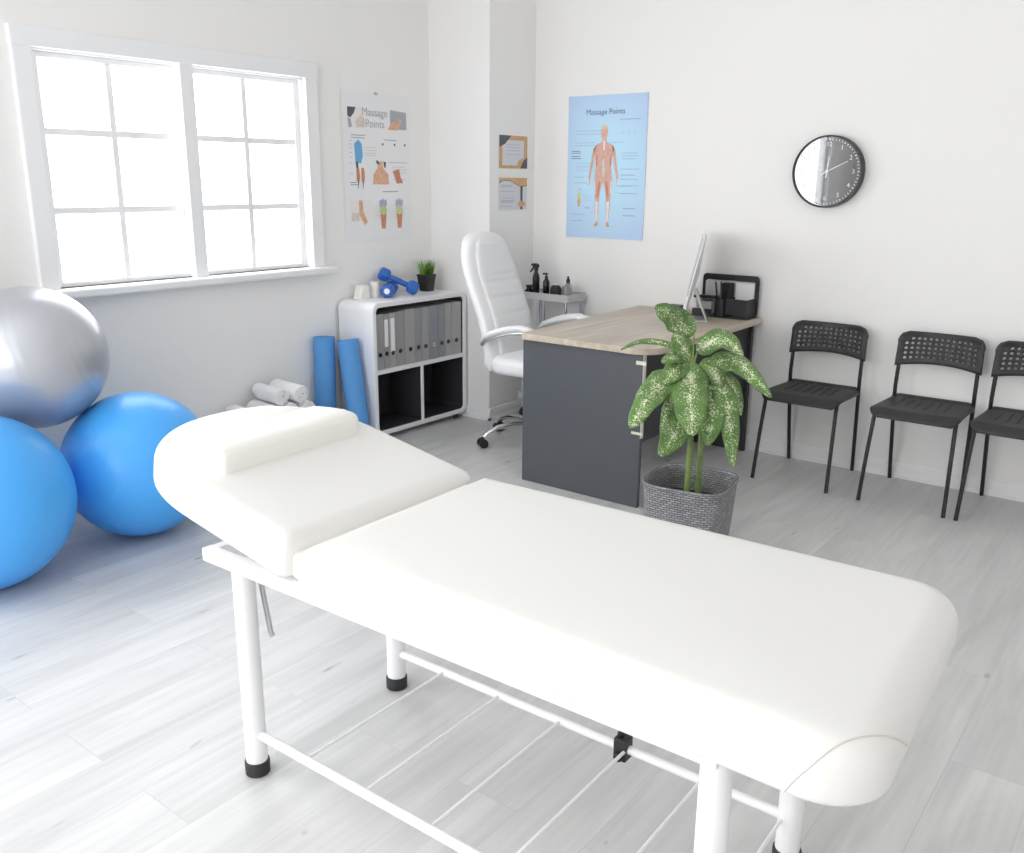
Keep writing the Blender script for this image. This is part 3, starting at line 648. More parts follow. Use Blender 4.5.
for k in range(1, 13):
    a = PI / 2 - 2 * PI * k / 12
    text_mesh('numeral', str(k), 0.030, PK, 0.131 * math.cos(a), 0.131 * math.sin(a), 0.0006, M['white_mark'], ck, 1.0, 0.0)
mb = MB()
for k in range(60):
    a = 2 * PI * k / 60; r0 = 0.152; r1 = 0.160; w = 0.0018 if k % 5 else 0.0030
    ca, sa = math.cos(a), math.sin(a)
    flat(mb, [(r0 * ca - w * sa, r0 * sa + w * ca), (r0 * ca + w * sa, r0 * sa - w * ca), (r1 * ca + w * sa, r1 * sa - w * ca), (r1 * ca - w * sa, r1 * sa + w * ca)], 0.0006, None, PK)
mb.build('minute_marks', M['white_mark'], ck, smooth=0)
def hand(name, ang, ln, w, h):
    ca, sa = math.cos(ang), math.sin(ang); q = []
    for l, ww in ((-0.03, w), (ln, w * 0.7)):
        q += [(l * ca - ww * sa, l * sa + ww * ca), (l * ca + ww * sa, l * sa - ww * ca)]
    mb = MB(); mb.prism([q[0], q[1], q[3], q[2]], 'y', -0.0475 - h, -0.0488 - h); mb.build(name, M['white_mark'], ck, smooth=0)
hand('hour_hand', PI / 2 - 2 * PI * (10 / 720), 0.075, 0.0034, 0.0005)
hand('minute_hand', PI / 2 - 2 * PI * (10.6 / 60), 0.112, 0.0026, 0.0022)
MB().lathe([(0.008, 0.047), (0.008, 0.0535), (0.005, 0.0545)], (0, 0, 0), 20, mtx=RXm).build('hub', M['white_mark'], ck)

# ------------------------------------------------------------------ storage cabinet and its contents
CB = empty('storage_cabinet', (0.165, -0.861, 0)); tag(CB, 'low white cabinet with rounded corners and a row of grey binders inside', 'cabinet')
cy0, cy1, cz0, cz1, cxb, cxf = -0.398, 0.398, 0.035, 0.80, -0.145, 0.135
o1 = rrect(cy0, cy1, cz0, cz1, 0.05, 8); o2 = rrect(cy0 + 0.027, cy1 - 0.027, cz0 + 0.027, cz1 - 0.027, 0.026, 8)
mb = MB(); n = len(o1)
V = [(x, *p) for x in (cxb, cxf) for p in o1] + [(x, *p) for x in (cxb, cxf) for p in o2]
F = []
for i in range(n):
    j = (i + 1) % n
    F += [(i, j, j + n, i + n), (2 * n + i, 2 * n + j, 3 * n + j, 3 * n + i), (n + i, n + j, 3 * n + j, 3 * n + i), (i, j, 2 * n + j, 2 * n + i)]
mb.faces(V, F); mb.build('shell', M['cab'], CB, smooth=40, bevel=0.003)
mb = MB(); mb.prism(inset(o2, -0.004), 'x', cxb + 0.004, cxb + 0.012); mb.build('back_panel', M['cab_dark'], CB, smooth=0)
iy0, iy1, iz0, iz1 = cy0 + 0.027, cy1 - 0.027, cz0 + 0.027, cz1 - 0.027
mb = MB(); mb.box(cxb + 0.012, cxf - 0.002, iy0 - 0.001, iy1 + 0.001, 0.394, 0.418); mb.build('shelf', M['cab'], CB, smooth=0, bevel=0.002)
mb = MB(); mb.box(cxb + 0.012, cxf - 0.002, -0.014, 0.006, iz0 - 0.001, 0.394); mb.build('divider', M['cab'], CB, smooth=0, bevel=0.002)
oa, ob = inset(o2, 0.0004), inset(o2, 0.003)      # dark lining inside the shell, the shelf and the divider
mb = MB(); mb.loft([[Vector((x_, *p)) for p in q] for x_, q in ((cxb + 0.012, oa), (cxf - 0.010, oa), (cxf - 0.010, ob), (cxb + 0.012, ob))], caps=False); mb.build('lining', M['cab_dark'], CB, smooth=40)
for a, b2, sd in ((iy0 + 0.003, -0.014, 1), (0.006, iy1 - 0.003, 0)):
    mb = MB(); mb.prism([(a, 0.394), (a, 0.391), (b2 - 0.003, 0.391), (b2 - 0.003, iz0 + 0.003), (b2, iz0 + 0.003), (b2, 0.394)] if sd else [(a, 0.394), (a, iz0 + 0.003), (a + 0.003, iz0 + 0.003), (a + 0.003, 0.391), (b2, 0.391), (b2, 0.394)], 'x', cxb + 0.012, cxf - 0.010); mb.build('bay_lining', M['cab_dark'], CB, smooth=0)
for y in (-0.33, 0.33):
    for x in (-0.11, 0.10):
        MB().lathe([(0.018, 0), (0.02, 0.003), (0.016, 0.036)], (x, y, 0), 16).build('foot', M['black'], CB)
BY = [-1.229, -1.166, -1.120, -1.069, -0.995, -0.909, -0.851, -0.789, -0.709, -0.645, -0.585, -0.497]
BN = [('plain grey binder first from the left in the cabinet', 0, None), ('thin grey binder with a white spine label, second from the left', 0, 0.155), ('thin grey binder with a long white spine label, third from the left', 1, 0.19),
      ('wide grey binder just right of the two labelled binders', 0, None), ('wide light grey binder, fifth from the left in the cabinet', 1, None), ('grey binder, sixth from the left, in the middle of the row', 0, None), ('grey binder, seventh from the left, just left of the bluish binder', 1, None),
      ('wide bluish grey binder with a pale finger ring', 2, None), ('bluish grey binder with a black ring, third from the right', 2, None), ('thin light grey binder second from the right in the cabinet', 3, None), ('wide light grey binder last at the right end of the cabinet', 3, None)]
for i, (lb, mi, lab) in enumerate(BN):
    y0, y1 = BY[i] + 0.0012, BY[i + 1] - 0.0012; h = 0.311 + [0.006, 0.0, 0.002, 0.004, 0.01, 0.006, 0.008, 0.01, 0.008, 0.012, 0.012][i]
    xf = 0.288 - [0, .004, .002, .005, .001, .004, .002, 0, .003, .005, .002][i]
    e = empty('ring_binder', (0.16, (y0 + y1) / 2, 0.4185)); tag(e, lb, 'binder', 'binders in the white cabinet')
    w = (y1 - y0) / 2; x1 = xf - 0.16; x0 = -0.11
    mb = MB(); mb.box(x0, x1, -w, -w + 0.003, 0, h); mb.box(x0, x1, w - 0.003, w, 0, h); mb.box(x1 - 0.003, x1, -w + 0.003, w - 0.003, 0, h)
    mb.build('cover', M['binder'][mi], e, smooth=0, bevel=0.0015)
    MB().box(x0 + 0.012, x1 - 0.02, -w + 0.006, w - 0.006, 0.004, h - 0.03).build('pages', M['paper'], e, smooth=0)
    MX = Matrix.Translation((x1 + 0.0005, 0, 0.086)) @ Matrix.Rotation(PI / 2, 4, 'Y')
    MB().lathe([(0.0125, -0.002), (0.0125, 0.0015), (0.0095, 0.0015), (0.0085, -0.0005)], (0, 0, 0), 20, mtx=MX).build('finger_ring', M['paper'] if i == 7 else M['hole'], e)
    if lab:
        tag(MB().box(x1, x1 + 0.001, -w * 0.62, w * 0.62, h - 0.03 - lab, h - 0.03).build('spine_label', M['paper'], e, smooth=0), 'white spine label')

def dumbbell(loc, rot, label):
    e = empty('dumbbell', loc); e.rotation_euler = rot; e.scale = (1.16, 1.2, 1.2); tag(e, label, 'dumbbell', 'blue dumbbells on the cabinet')
    MB().tube([(-0.055, 0, 0), (-0.02, 0, 0), (0, 0, 0), (0.02, 0, 0), (0.055, 0, 0)], [0.0135, 0.0145, 0.016, 0.0145, 0.0135], 20).build('grip', M['db_blue'], e)
    for s in (-1, 1):
        mb = MB(); RY_ = Matrix.Rotation(PI / 2, 4, 'Y')
        c = 0.078 * s
        prof = [(0.016, -0.030), (0.030, -0.026), (0.036, -0.014), (0.036, 0.014), (0.030, 0.026), (0.012, 0.030)]
        mb.lathe(prof, (0, 0, 0), 6, mtx=Matrix.Translation((c, 0, 0)) @ RY_ @ Matrix.Rotation(PI / 6, 4, 'Z'))
        hd = mb.build('weight_head', M['db_blue'], e, smooth=0, bevel=0.005, seg=3)
        mb = MB(); mb.lathe([(0.014, 0.0), (0.014, 0.0012)], (0, 0, 0), 20, mtx=Matrix.Translation((c + s * 0.0300, 0, 0)) @ Matrix.Rotation(s * PI / 2, 4, 'Y'))
        mb.build('end_mark', M['white_mark'], hd)
    return e
CT = 0.80
dumbbell((0.110, -0.935, CT + 0.041), (0, 0, math.radians(-52)), 'blue dumbbell lying flat on the cabinet, white end mark toward the viewer')
dumbbell((0.120, -0.868, CT + 0.082), (0, math.radians(25), math.radians(42)), 'blue dumbbell leaning across the other dumbbell on the cabinet')

# white containers at the left of the cabinet top
def tagm(o, l, c, g=None): return tag(o, l, c, g)
e = empty('white_holder', (0.065, -1.112, CT)); tag(e, 'white wedge shaped holder at the left end of the cabinet top', 'container')
mb = MB(); mb.loft([[Vector((p[0] * 1.0, p[1] * k + 0.012 * (k - 1) * -1, z)) for p in rrect(-0.03, 0.03, -0.048, 0.048, 0.014, 5)] for z, k in ((0, 1.0), (0.05, 0.82), (0.066, 0.70), (0.072, 0.62))]); mb.build('body', M['pillow'], e, smooth=40)
MB().box(-0.02, 0.02, -0.02, 0.02, 0.071, 0.073).build('slot_lid', M['paper'], e, bevel=0.001)
e = empty('white_jar', (0.07, -1.015, CT)); tag(e, 'small round cream jar between the white holder and the dumbbells', 'jar')
MB().lathe([(0.026, 0), (0.029, 0.003), (0.029, 0.066), (0.026, 0.070)], (0, 0, 0), 28).build('body', M['pillow'], e)
MB().lathe([(0.027, 0.070), (0.0275, 0.072), (0.0275, 0.084), (0.025, 0.087)], (0, 0, 0), 28).build('lid', M['pillow'], e)

# small grass pot
gp = empty('potted_grass', (0.10, -0.605, CT)); gp.scale = (1.12, 1.12, 1.12); tag(gp, 'small black pot of bright green grass on the cabinet', 'plant')
mb = MB(); sq = lambda a, z: [Vector((*p, z)) for p in rrect(-a, a, -a, a, a * 0.28, 5)]
mb.loft([sq(0.030, 0), sq(0.040, 0.082), sq(0.042, 0.083), sq(0.042, 0.09), sq(0.037, 0.09), sq(0.036, 0.078)]); mb.build('pot', M['black'], gp, smooth=40)
MB().box(-0.034, 0.034, -0.034, 0.034, 0.076, 0.0805).build('soil', M['soil'], gp)
mb = MB()
for k in range(210):
    a = random.random() * 2 * PI; r = 0.034 * math.sqrt(random.random()); b0 = Vector((r * math.cos(a), r * math.sin(a), 0.078))
    d = Vector((math.cos(a), math.sin(a), 0)) * (0.2 + 0.9 * random.random()) * r * 1.1; h = 0.055 + 0.045 * random.random(); w = 0.0020
    side = Vector((-math.sin(a + 1), math.cos(a + 1), 0)) * w
    p1 = b0 + d * 0.5 + Vector((0, 0, h * 0.65)); p2 = b0 + d * 1.3 + Vector((0, 0, h))
    mb.faces([b0 - side, b0 + side, p1 + side * 0.8, p1 - side * 0.8, p2], [(0, 1, 2, 3), (3, 2, 4)])
tag(mb.build('grass_blades', M['grass'], gp, smooth=0), kind='stuff')

# ------------------------------------------------------------------ yoga mats
def yoga_mat(base, top, r, label):
    b = Vector(base); t = Vector(top); e = empty('yoga_mat', b); tag(e, label, 'yoga mat', 'rolled blue mats beside the cabinet')
    ax = (t - b); L_ = ax.length; q = Vector((0, 0, 1)).rotation_difference(ax.normalized()).to_matrix().to_4x4()
    th = 0.008; turns = (r - 0.012) / th; N_ = int(turns * 20); ring = []
    prof_o = []; prof_i = []
    for i in range(N_ + 1):
        a = 2 * PI * turns * i / N_; rad = 0.012 + th * a / (2 * PI)
        prof_o.append((rad * math.cos(a), rad * math.sin(a))); prof_i.append(((rad - th * 0.82) * math.cos(a), (rad - th * 0.82) * math.sin(a)))
    cs = prof_o + list(reversed(prof_i)); m_ = len(cs); mb = MB()
    V = [q @ Vector((*p, z)) for z in (0, L_) for p in cs]; nn = len(prof_o)
    F = [(i, (i + 1) % m_, (i + 1) % m_ + m_, i + m_) for i in range(m_)]
    for z in (0, m_):
        for i in range(nn - 1): F.append((z + i, z + i + 1, z + m_ - 2 - i, z + m_ - 1 - i))
    mb.faces(V, F); mb.build('mat_roll', M['mat_blue'], e, smooth=50)
    return e
yoga_mat((0.078, -1.440, 0.0), (0.066, -1.414, 0.612), 0.062, 'rolled blue mat standing against the wall, farther from the cabinet')
yoga_mat((0.275, -1.352, 0.0), (0.166, -1.334, 0.598), 0.063, 'rolled blue mat leaning beside the left side of the cabinet')

# ------------------------------------------------------------------ towels on a low bench added to hold them up
BT = 0.257
bn = empty('added_bench', (0.18, -1.865, 0)); tag(bn, 'added low white bench by the wall, hidden from view, supporting the rolled towels', 'bench')  # unseen bench, added only as a support for the towel rolls
MB().box(-0.14, 0.12, -0.23, 0.21, BT - 0.025, BT).build('seat_board', M['cab'], bn, smooth=0, bevel=0.004)
for sx in (-0.115, 0.095):
    for sy in (-1, 1): MB().box(sx - 0.018, sx + 0.018, sy * 0.18 - 0.018, sy * 0.18 + 0.018, 0, BT - 0.025).build('leg', M['cab'], bn, smooth=0, bevel=0.003)
def towel(c, ang, r, L_, label):
    e = empty('rolled_towel', (c[0], c[1], c[2]), ang); tag(e, label, 'towel', 'rolled white towels')
    th = 0.011; turns = (r - 0.008) / th; N_ = int(turns * 18); po, pi_ = [], []
    for i in range(N_ + 1):
        a = 2 * PI * turns * i / N_ - 2 * PI * turns - PI / 2; rad = 0.008 + th * i / N_ * turns
        wob = 1 + 0.05 * math.sin(3 * a + c[1] * 40)
        po.append((rad * wob * math.cos(a), rad * wob * math.sin(a))); pi_.append(((rad - th * 0.8) * math.cos(a), (rad - th * 0.8) * math.sin(a)))
    cs = po + list(reversed(pi_)); m_ = len(cs); nn = len(po); mb = MB()
    xs = [-L_ / 2, -L_ / 2 + 0.004, -L_ / 4, 0, L_ / 4, L_ / 2 - 0.004, L_ / 2]; V = []
    for k, x in enumerate(xs):
        s = 0.96 if k in (0, 6) else 1.0
        V += [Vector((x, p[0] * s, r + p[1] * s)) for p in cs]
    F = []
    for k in range(6):
        for i in range(m_): F.append((k * m_ + i, k * m_ + (i + 1) % m_, (k + 1) * m_ + (i + 1) % m_, (k + 1) * m_ + i))
    for z in (0, 6 * m_):
        for i in range(nn - 1): F.append((z + i, z + i + 1, z + m_ - 2 - i, z + m_ - 1 - i))
    mb.faces(V, F); mb.build('towel_roll', M['towel'], e, smooth=60); return e
TA = math.radians(-6)
for y, dx, rr_, lb in [(-1.995, 0.0, 0.0445, 'white towel roll at the left end of the bottom row'), (-1.872, 0.01, 0.0455, 'white towel roll second from the left in the bottom row'), (-1.772, -0.005, 0.046, 'white towel roll third from the left in the bottom row'), (-1.674, 0.012, 0.044, 'white towel roll at the right end of the bottom row by the mats')]:
    towel((0.165 + dx, y - 0.045, BT), TA, rr_, 0.24, lb)
towel((0.160, -1.867, BT + 0.0815), TA, 0.046, 0.23, 'white towel roll on top of the pile, the left one of the two')
towel((0.180, -1.767, BT + 0.0815), TA, 0.048, 0.25, 'white towel roll on top of the pile, showing its spiral end nearest the mats')

# ------------------------------------------------------------------ desk
DK = empty('office_desk', (1.67, -0.64, 0)); tag(DK, 'dark grey office desk with a light wood top standing against the back wall', 'desk')
def L(x, y): return (x - 1.67, y + 0.64)
top = []
for (cx_, cy_, r_, a0) in [(1.330, -1.275, 0.03, PI), (2.065, -1.275, 0.12, 1.5 * PI), (2.036, -0.012, 0.01, 0), (1.262, -0.012, 0.01, 0.5 * PI)]:
    sx = 1 if cx_ < 1.6 else -1; sy = 1 if cy_ < -0.6 else -1
    for i in range(9):
        a = a0 + PI / 2 * i / 8; top.append(L(cx_ + sx * r_ + r_ * math.cos(a), cy_ + sy * r_ + r_ * math.sin(a)))
MB().prism(top, 'z', 0.722, 0.752).build('tabletop', M['oak'], DK, smooth=30, bevel=0.002)
x, y = L(1.336, -1.250); MB().box(x, x + 0.668, y, y + 0.022, 0.0, 0.722).build('end_panel', M['desk_grey'], DK, smooth=0, bevel=0.0015)
x, y = L(1.336, -0.07); MB().box(x, x + 0.668, y, y + 0.028, 0.0, 0.722).build('end_panel', M['desk_dark'], DK, smooth=0, bevel=0.0015)
x, y = L(1.965, -1.228); MB().box(x, x + 0.018, y, y + 1.158, 0.30, 0.722).build('modesty_panel', M['desk_dark'], DK, smooth=0, bevel=0.0015)
x, y = L(2.004, -1.250); st = MB().box(x, x + 0.003, y - 0.001, y + 0.023, 0.335, 0.722).build('edge_strip', M['edge'], DK, smooth=0)
tag(st, 'pale edge strip')
mb = MB(); mb.box(x - 0.035, x + 0.016, y - 0.0035, y - 0.001, 0.675, 0.692); mb.box(x - 0.045, x + 0.012, y - 0.0035, y - 0.001, 0.352, 0.364); mb.build('tape_piece', M['edge'], st, smooth=0)

# monitor (seen almost edge-on), on the desk
MN = empty('desktop_monitor', (1.722, -0.334, 0.752)); MN.rotation_euler = (0, 0, math.atan2(-0.443, -0.896))
tag(MN, 'slim silver all-in-one computer seen from its side on the desk', 'computer')
# local +X looks toward the sitter, Y along the screen width
tl = Matrix.Translation((0.0, 0, 0.055)) @ Matrix.Rotation(-math.radians(12), 4, 'Y')
mb = MB()
mb.loft([[tl @ Vector((x, yv, z)) for x, z in [(0.004, 0), (0.004, 0.405), (-0.004 - b * 0.4, 0.405), (-0.004 - b, 0.20), (-0.004 - b * 0.5, 0)]] for yv, b in ((-0.25, 0.0), (-0.20, 0.010), (-0.08, 0.024), (0.08, 0.024), (0.20, 0.010), (0.25, 0.0))]); mb.build('housing', M['screen_white'], MN, smooth=40)
MB().box(0.004, 0.0055, -0.240, 0.240, 0.095, 0.395, mtx=tl).build('screen', M['screen'], MN, smooth=0)
mb = MB(); mb.prism([(-0.125, 0.004), (-0.118, 0.004), (-0.045, 0.165), (-0.060, 0.165)], 'y', -0.085, 0.085); mb.build('neck', M['alu'], MN, bevel=0.002)
MB().box(-0.130, 0.035, -0.095, 0.095, 0.0003, 0.007).build('foot', M['alu'], MN, bevel=0.003)
bx = empty('desk_box', (1.545, -0.10, 0.752)); tag(bx, 'small low black box on the desk just left of the computer', 'box')
MB().box(-0.045, 0.045, -0.05, 0.05, 0, 0.024).build('body', M['black'], bx, bevel=0.004)
MB().box(-0.047, 0.047, -0.052, 0.052, 0.024, 0.034).build('lid', M['black'], bx, bevel=0.004)

# organizer at the wall end of the desk
OG = empty('desk_organizer', (1.848, -0.095, 0.752)); tag(OG, 'black metal desk organizer with a rounded frame at the wall end of the desk', 'organizer')
o1 = rrect(-0.165, 0.165, 0.0, 0.222, 0.022, 6); o2 = rrect(-0.145, 0.145, 0.018, 0.190, 0.012, 6); n = len(o1)
V = [(p[0], yv, p[1]) for yv in (0.05, 0.062) for p in o1] + [(p[0], yv, p[1]) for yv in (0.05, 0.062) for p in o2]; F = []
for i in range(n):
    j = (i + 1) % n; F += [(i, j, j + n, i + n), (2 * n + i, 2 * n + j, 3 * n + j, 3 * n + i), (n + i, n + j, 3 * n + j, 3 * n + i), (i, j, 2 * n + j, 2 * n + i)]
mb = MB(); mb.faces(V, F); mb.build('back_frame', M['mesh_black'], OG, smooth=40, bevel=0.002)
MB().box(-0.165, 0.165, -0.075, 0.062, 0.0, 0.006).build('base_tray', M['mesh_black'], OG, smooth=0, bevel=0.002)
mb = MB(); mb.box(-0.16, -0.055, -0.06, 0.05, 0.096, 0.104); mb.box(-0.16, -0.055, -0.062, -0.058, 0.104, 0.112); mb.build('card_shelf', M['mesh_black'], OG, smooth=0)
MB().box(-0.16, -0.045, -0.072, -0.068, 0.006, 0.040).build('tray_lip', M['mesh_black'], OG, smooth=0)
mb = MB(); mb.box(0.035, 0.155, -0.070, -0.066, 0.020, 0.105); mb.box(0.035, 0.039, -0.066, 0.05, 0.006, 0.105); mb.box(0.151, 0.155, -0.066, 0.05, 0.006, 0.105); mb.build('mesh_pocket', M['mesh_black'], OG, smooth=0)
MB().box(-0.028, 0.028, 0.0, 0.045, 0.07, 0.180).build('card_holder', M['black'], OG, smooth=0, bevel=0.003)
mb = MB(); mb.lathe([(0.002, 0.006), (0.034, 0.006), (0.036, 0.10), (0.033, 0.10), (0.031, 0.012)], (-0.005, -0.035, 0), 24); mb.build('pen_cup', M['mesh_black'], OG)
# loose things in it
wb = empty('card_stack', (1.742, -0.095, 0.7582)); tag(wb, 'white stack of paper cards in the left bay of the organizer', 'paper stack')
MB().box(-0.045, 0.045, -0.045, 0.045, 0, 0.072).build('cards', M['paper'], wb, smooth=0, bevel=0.002)
MB().box(-0.0455, 0.0455, -0.0455, 0.0455, 0.0722, 0.0735).build('top_card', M['paper'], wb, smooth=0)
np_ = empty('note_sheets', (1.943, -0.062, 0.7582)); tag(np_, 'white paper sheets standing upright at the right of the organizer', 'paper')
mb = MB(); mb.box(-0.052, 0.052, -0.004, 0.004, 0.0, 0.178); mb.build('sheets', M['paper'], np_, smooth=0)
np2 = empty('note_sheets', (1.758, -0.054, 0.8565)); tag(np2, 'white paper sheets standing upright on the shelf at the organizer left', 'paper')
MB().box(-0.05, 0.05, -0.004, 0.004, 0.0, 0.080).build('sheets', M['paper'], np2, smooth=0)
for k, (dx, dy, lx, ln, lb) in enumerate([(-0.022, -0.030, -0.03, 0.175, 'black pen leaning at the left of the organizer pen cup'), (-0.008, -0.028, -0.012, 0.180, 'black pen standing in the middle of the organizer pen cup'), (0.008, -0.036, 0.034, 0.155, 'thin black pen leaning to the right in the organizer pen cup')]):
    p = empty('pen', (1.848 + dx, -0.095 + dy, 0.7645)); tag(p, lb, 'pen', 'pens in the desk organizer')
    MB().tube([(0, 0, 0), (lx * 0.92, 0.004, ln * 0.92)], 0.0045, 10).build('barrel', M['black'], p)
    MB().tube([(lx * 0.92, 0.004, ln * 0.92), (lx, 0.004, ln)], [0.0052, 0.0035], 10).build('cap', M['black'], p)

# ------------------------------------------------------------------ utility cart in the corner with bottles
CA = empty('utility_cart', (0.7175, -0.135, 0)); tag(CA, 'grey utility cart with chrome posts in the corner behind the office chair', 'cart')
for z in (0.757, 0.45, 0.12):
    mb = MB(); P_ = rrect(-0.1875, 0.1875, -0.105, 0.105, 0.02, 5); Q_ = inset(P_, 0.006)
    mb.loft([[Vector((*p, z)) for p in P_], [Vector((*p, z + 0.043)) for p in P_], [Vector((*p, z + 0.043)) for p in Q_], [Vector((*p, z + 0.028)) for p in Q_]]); mb.build('tray', M['cart'], CA, smooth=40)
for sx in (-1, 1):
    for sy in (-1, 1):
        MB().tube([(sx * 0.16, sy * 0.082, 0.06), (sx * 0.16, sy * 0.082, 0.757)], 0.010, 14).build('post', M['chrome'], CA)
        cst = MB().lathe([(0.008, 0.04), (0.008, 0.07)], (sx * 0.16, sy * 0.082, 0), 12).build('caster', M['black'], CA)
        MB().tube([(sx * 0.16 - 0.009, sy * 0.082, 0.0255), (sx * 0.16 + 0.009, sy * 0.082, 0.0255)], 0.025, 20).build('wheel', M['black'], cst)
MB().tube([(0.0, -0.082, 0.10), (0.0, -0.082, 0.757)], 0.009, 14).build('post', M['chrome'], CA)
ZT = 0.7852
def bottle(name, x, y, prof, m, label, cat='bottle'):
    e = empty(name, (x, y, ZT)); tag(e, label, cat, 'bottles on the cart'); MB().lathe(prof, (0, 0, 0), 24).build('body', m, e); return e
e = bottle('squat_jar', 0.560, -0.160, [(0.024, 0), (0.027, 0.004), (0.027, 0.014), (0.018, 0.026), (0.015, 0.034)], M['black_glass'], 'squat black jar at the left end of the cart top', 'jar')
MB().lathe([(0.020, 0.034), (0.020, 0.046), (0.018, 0.048)], (0, 0, 0), 20).build('lid', M['black'], e)
e = bottle('spray_bottle', 0.612, -0.160, [(0.020, 0), (0.0225, 0.004), (0.0225, 0.095), (0.018, 0.115), (0.011, 0.132), (0.011, 0.142)], M['black_glass'], 'tall black trigger spray bottle on the cart')
mb = MB(); mb.lathe([(0.013, 0.140), (0.013, 0.156), (0.009, 0.160)], (0, 0, 0), 16)
mb.prism([(0.016, 0.158), (0.020, 0.172), (0.008, 0.184), (-0.020, 0.184), (-0.034, 0.180), (-0.034, 0.170), (-0.012, 0.164), (-0.010, 0.158)], 'y', -0.009, 0.009)
mb.build('spray_head', M['black'], e, bevel=0.002)
mb = MB(); mb.prism([(-0.020, 0.168), (-0.030, 0.150), (-0.046, 0.132), (-0.042, 0.128), (-0.024, 0.146), (-0.013, 0.166)], 'y', -0.006, 0.006); mb.build('trigger', M['black'], e)
e = bottle('pump_bottle', 0.690, -0.160, [(0.018, 0), (0.0205, 0.004), (0.0205, 0.076), (0.012, 0.092), (0.008, 0.098)], M['black_glass'], 'slim black pump bottle beside the spray bottle')
mb = MB(); mb.lathe([(0.010, 0.096), (0.010, 0.110), (0.005, 0.112), (0.005, 0.122)], (0, 0, 0), 16); mb.box(-0.026, 0.008, -0.006, 0.006, 0.120, 0.130); mb.build('pump', M['black'], e, bevel=0.002)
e = empty('round_brush', (0.762, -0.160, ZT)); tag(e, 'dome shaped black jar in the middle right of the cart top', 'jar', 'bottles on the cart')
MB().lathe([(0.034, 0), (0.036, 0.003), (0.036, 0.030), (0.033, 0.046), (0.024, 0.058), (0.010, 0.063)], (0, 0, 0), 28).build('body', M['black'], e); e.name = 'dome_jar'
MB().lathe([(0.010, 0.062), (0.008, 0.070), (0.003, 0.074)], (0, 0, 0), 16).build('knob', M['paper'], e)
e = bottle('clear_bottle', 0.845, -0.150, [(0.022, 0), (0.024, 0.003), (0.024, 0.062), (0.014, 0.076), (0.009, 0.080)], M['clear'], 'clear bottle with a black cap at the right of the cart top')
MB().lathe([(0.0125, 0.080), (0.0125, 0.100), (0.007, 0.104), (0.007, 0.118), (0.005, 0.119)], (0, 0, 0), 16).build('cap', M['black'], e)
e = bottle('clear_jar', 0.800, -0.110, [(0.020, 0), (0.022, 0.003), (0.022, 0.040), (0.018, 0.046)], M['clear'], 'low clear jar beside the clear bottle on the cart', 'jar')
MB().lathe([(0.020, 0.046), (0.020, 0.054), (0.018, 0.056)], (0, 0, 0), 20).build('lid', M['clear'], e)

# ------------------------------------------------------------------ office chair (local +X is the way it faces)
OC = empty('office_chair', (0.975, -0.665, 0), math.radians(2)); tag(OC, 'white high-back leather office chair with chrome base behind the desk', 'office chair')
def W2L(wx, wy):
    return OC.matrix_basis.inverted() @ Vector((wx, wy, 0))
for k in range(5):
    a = math.radians(-122 + 72 * k)
    d = Vector((math.cos(a), math.sin(a), 0)); p = [d * 0.03 + Vector((0, 0, 0.115)), d * 0.12 + Vector((0, 0, 0.122)), d * 0.22 + Vector((0, 0, 0.108)), d * 0.28 + Vector((0, 0, 0.085)), d * 0.305 + Vector((0, 0, 0.062))]
    arm = MB().tube(p, [0.024, 0.021, 0.018, 0.016, 0.014], 12, flat=0.7).build('base_arm', M['chrome'], OC)
    sd = Vector((-d.y, d.x, 0)); c_ = d * 0.312
    mb = MB()
    for s in (-1, 1): mb.tube([c_ + sd * s * 0.008 + Vector((0, 0, 0.0262)), c_ + sd * s * 0.026 + Vector((0, 0, 0.0262))], 0.026, 20)
    mb.tube([c_ + Vector((0, 0, 0.03)), c_ + Vector((0, 0, 0.06))], 0.008, 10); mb.build('caster', M['black'], arm)
MB().lathe([(0.03, 0.085), (0.036, 0.09), (0.036, 0.135), (0.028, 0.14), (0.026, 0.23), (0.018, 0.235), (0.018, 0.38), (0.05, 0.39), (0.05, 0.398)], (0, 0, 0), 24).build('gas_column', M['chrome'], OC)
mb = MB(); mb.box(-0.10, 0.16, -0.11, 0.11, 0.395, 0.425); mb.build('seat_mechanism', M['black'], OC, bevel=0.005)
mb = MB(); cushion(mb, rrect(-0.16, 0.315, -0.245, 0.245, 0.09, 8), 0.425, 0.525, 0.052, 0.035, 0.012); mb.build('seat', M['leather'], OC, smooth=60)
def back_section(t, wid, th, off=0.0):
    """superellipse section of the backrest at height t (0 bottom, 1 top)"""
    z = 0.43 + t * 0.745
    K = [(0, -0.175), (0.12, -0.165), (0.25, -0.178), (0.4, -0.212), (0.55, -0.258), (0.7, -0.306), (0.85, -0.345), (1.0, -0.366), (1.2, -0.372)]
    for (ta, xa), (tb, xb) in zip(K, K[1:]):
        if ta <= t <= tb: q = (t - ta) / (tb - ta); x = xa + (xb - xa) * q; break
    r = []
    for i in range(32):
        a = 2 * PI * i / 32; ca, sa = math.cos(a), math.sin(a); e = 2 / 3.2
        r.append(Vector((x + off + th * math.copysign(abs(ca) ** e, ca), wid * math.copysign(abs(sa) ** e, sa), z - 0.25 * th * math.copysign(abs(ca) ** e, ca) * 0.6)))
    return r
def bw(t):
    w = 0.215 + 0.012 * math.sin(t * PI)
    if t > 0.72: w *= 1 - 0.32 * ((t - 0.72) / 0.28) ** 1.6
    if t > 0.93: w *= math.sqrt(max(0.02, 1 - ((t - 0.93) / 0.075) ** 2 * 0.75))
    if t < 0.06: w *= 0.9 + 0.1 * t / 0.06
    return w
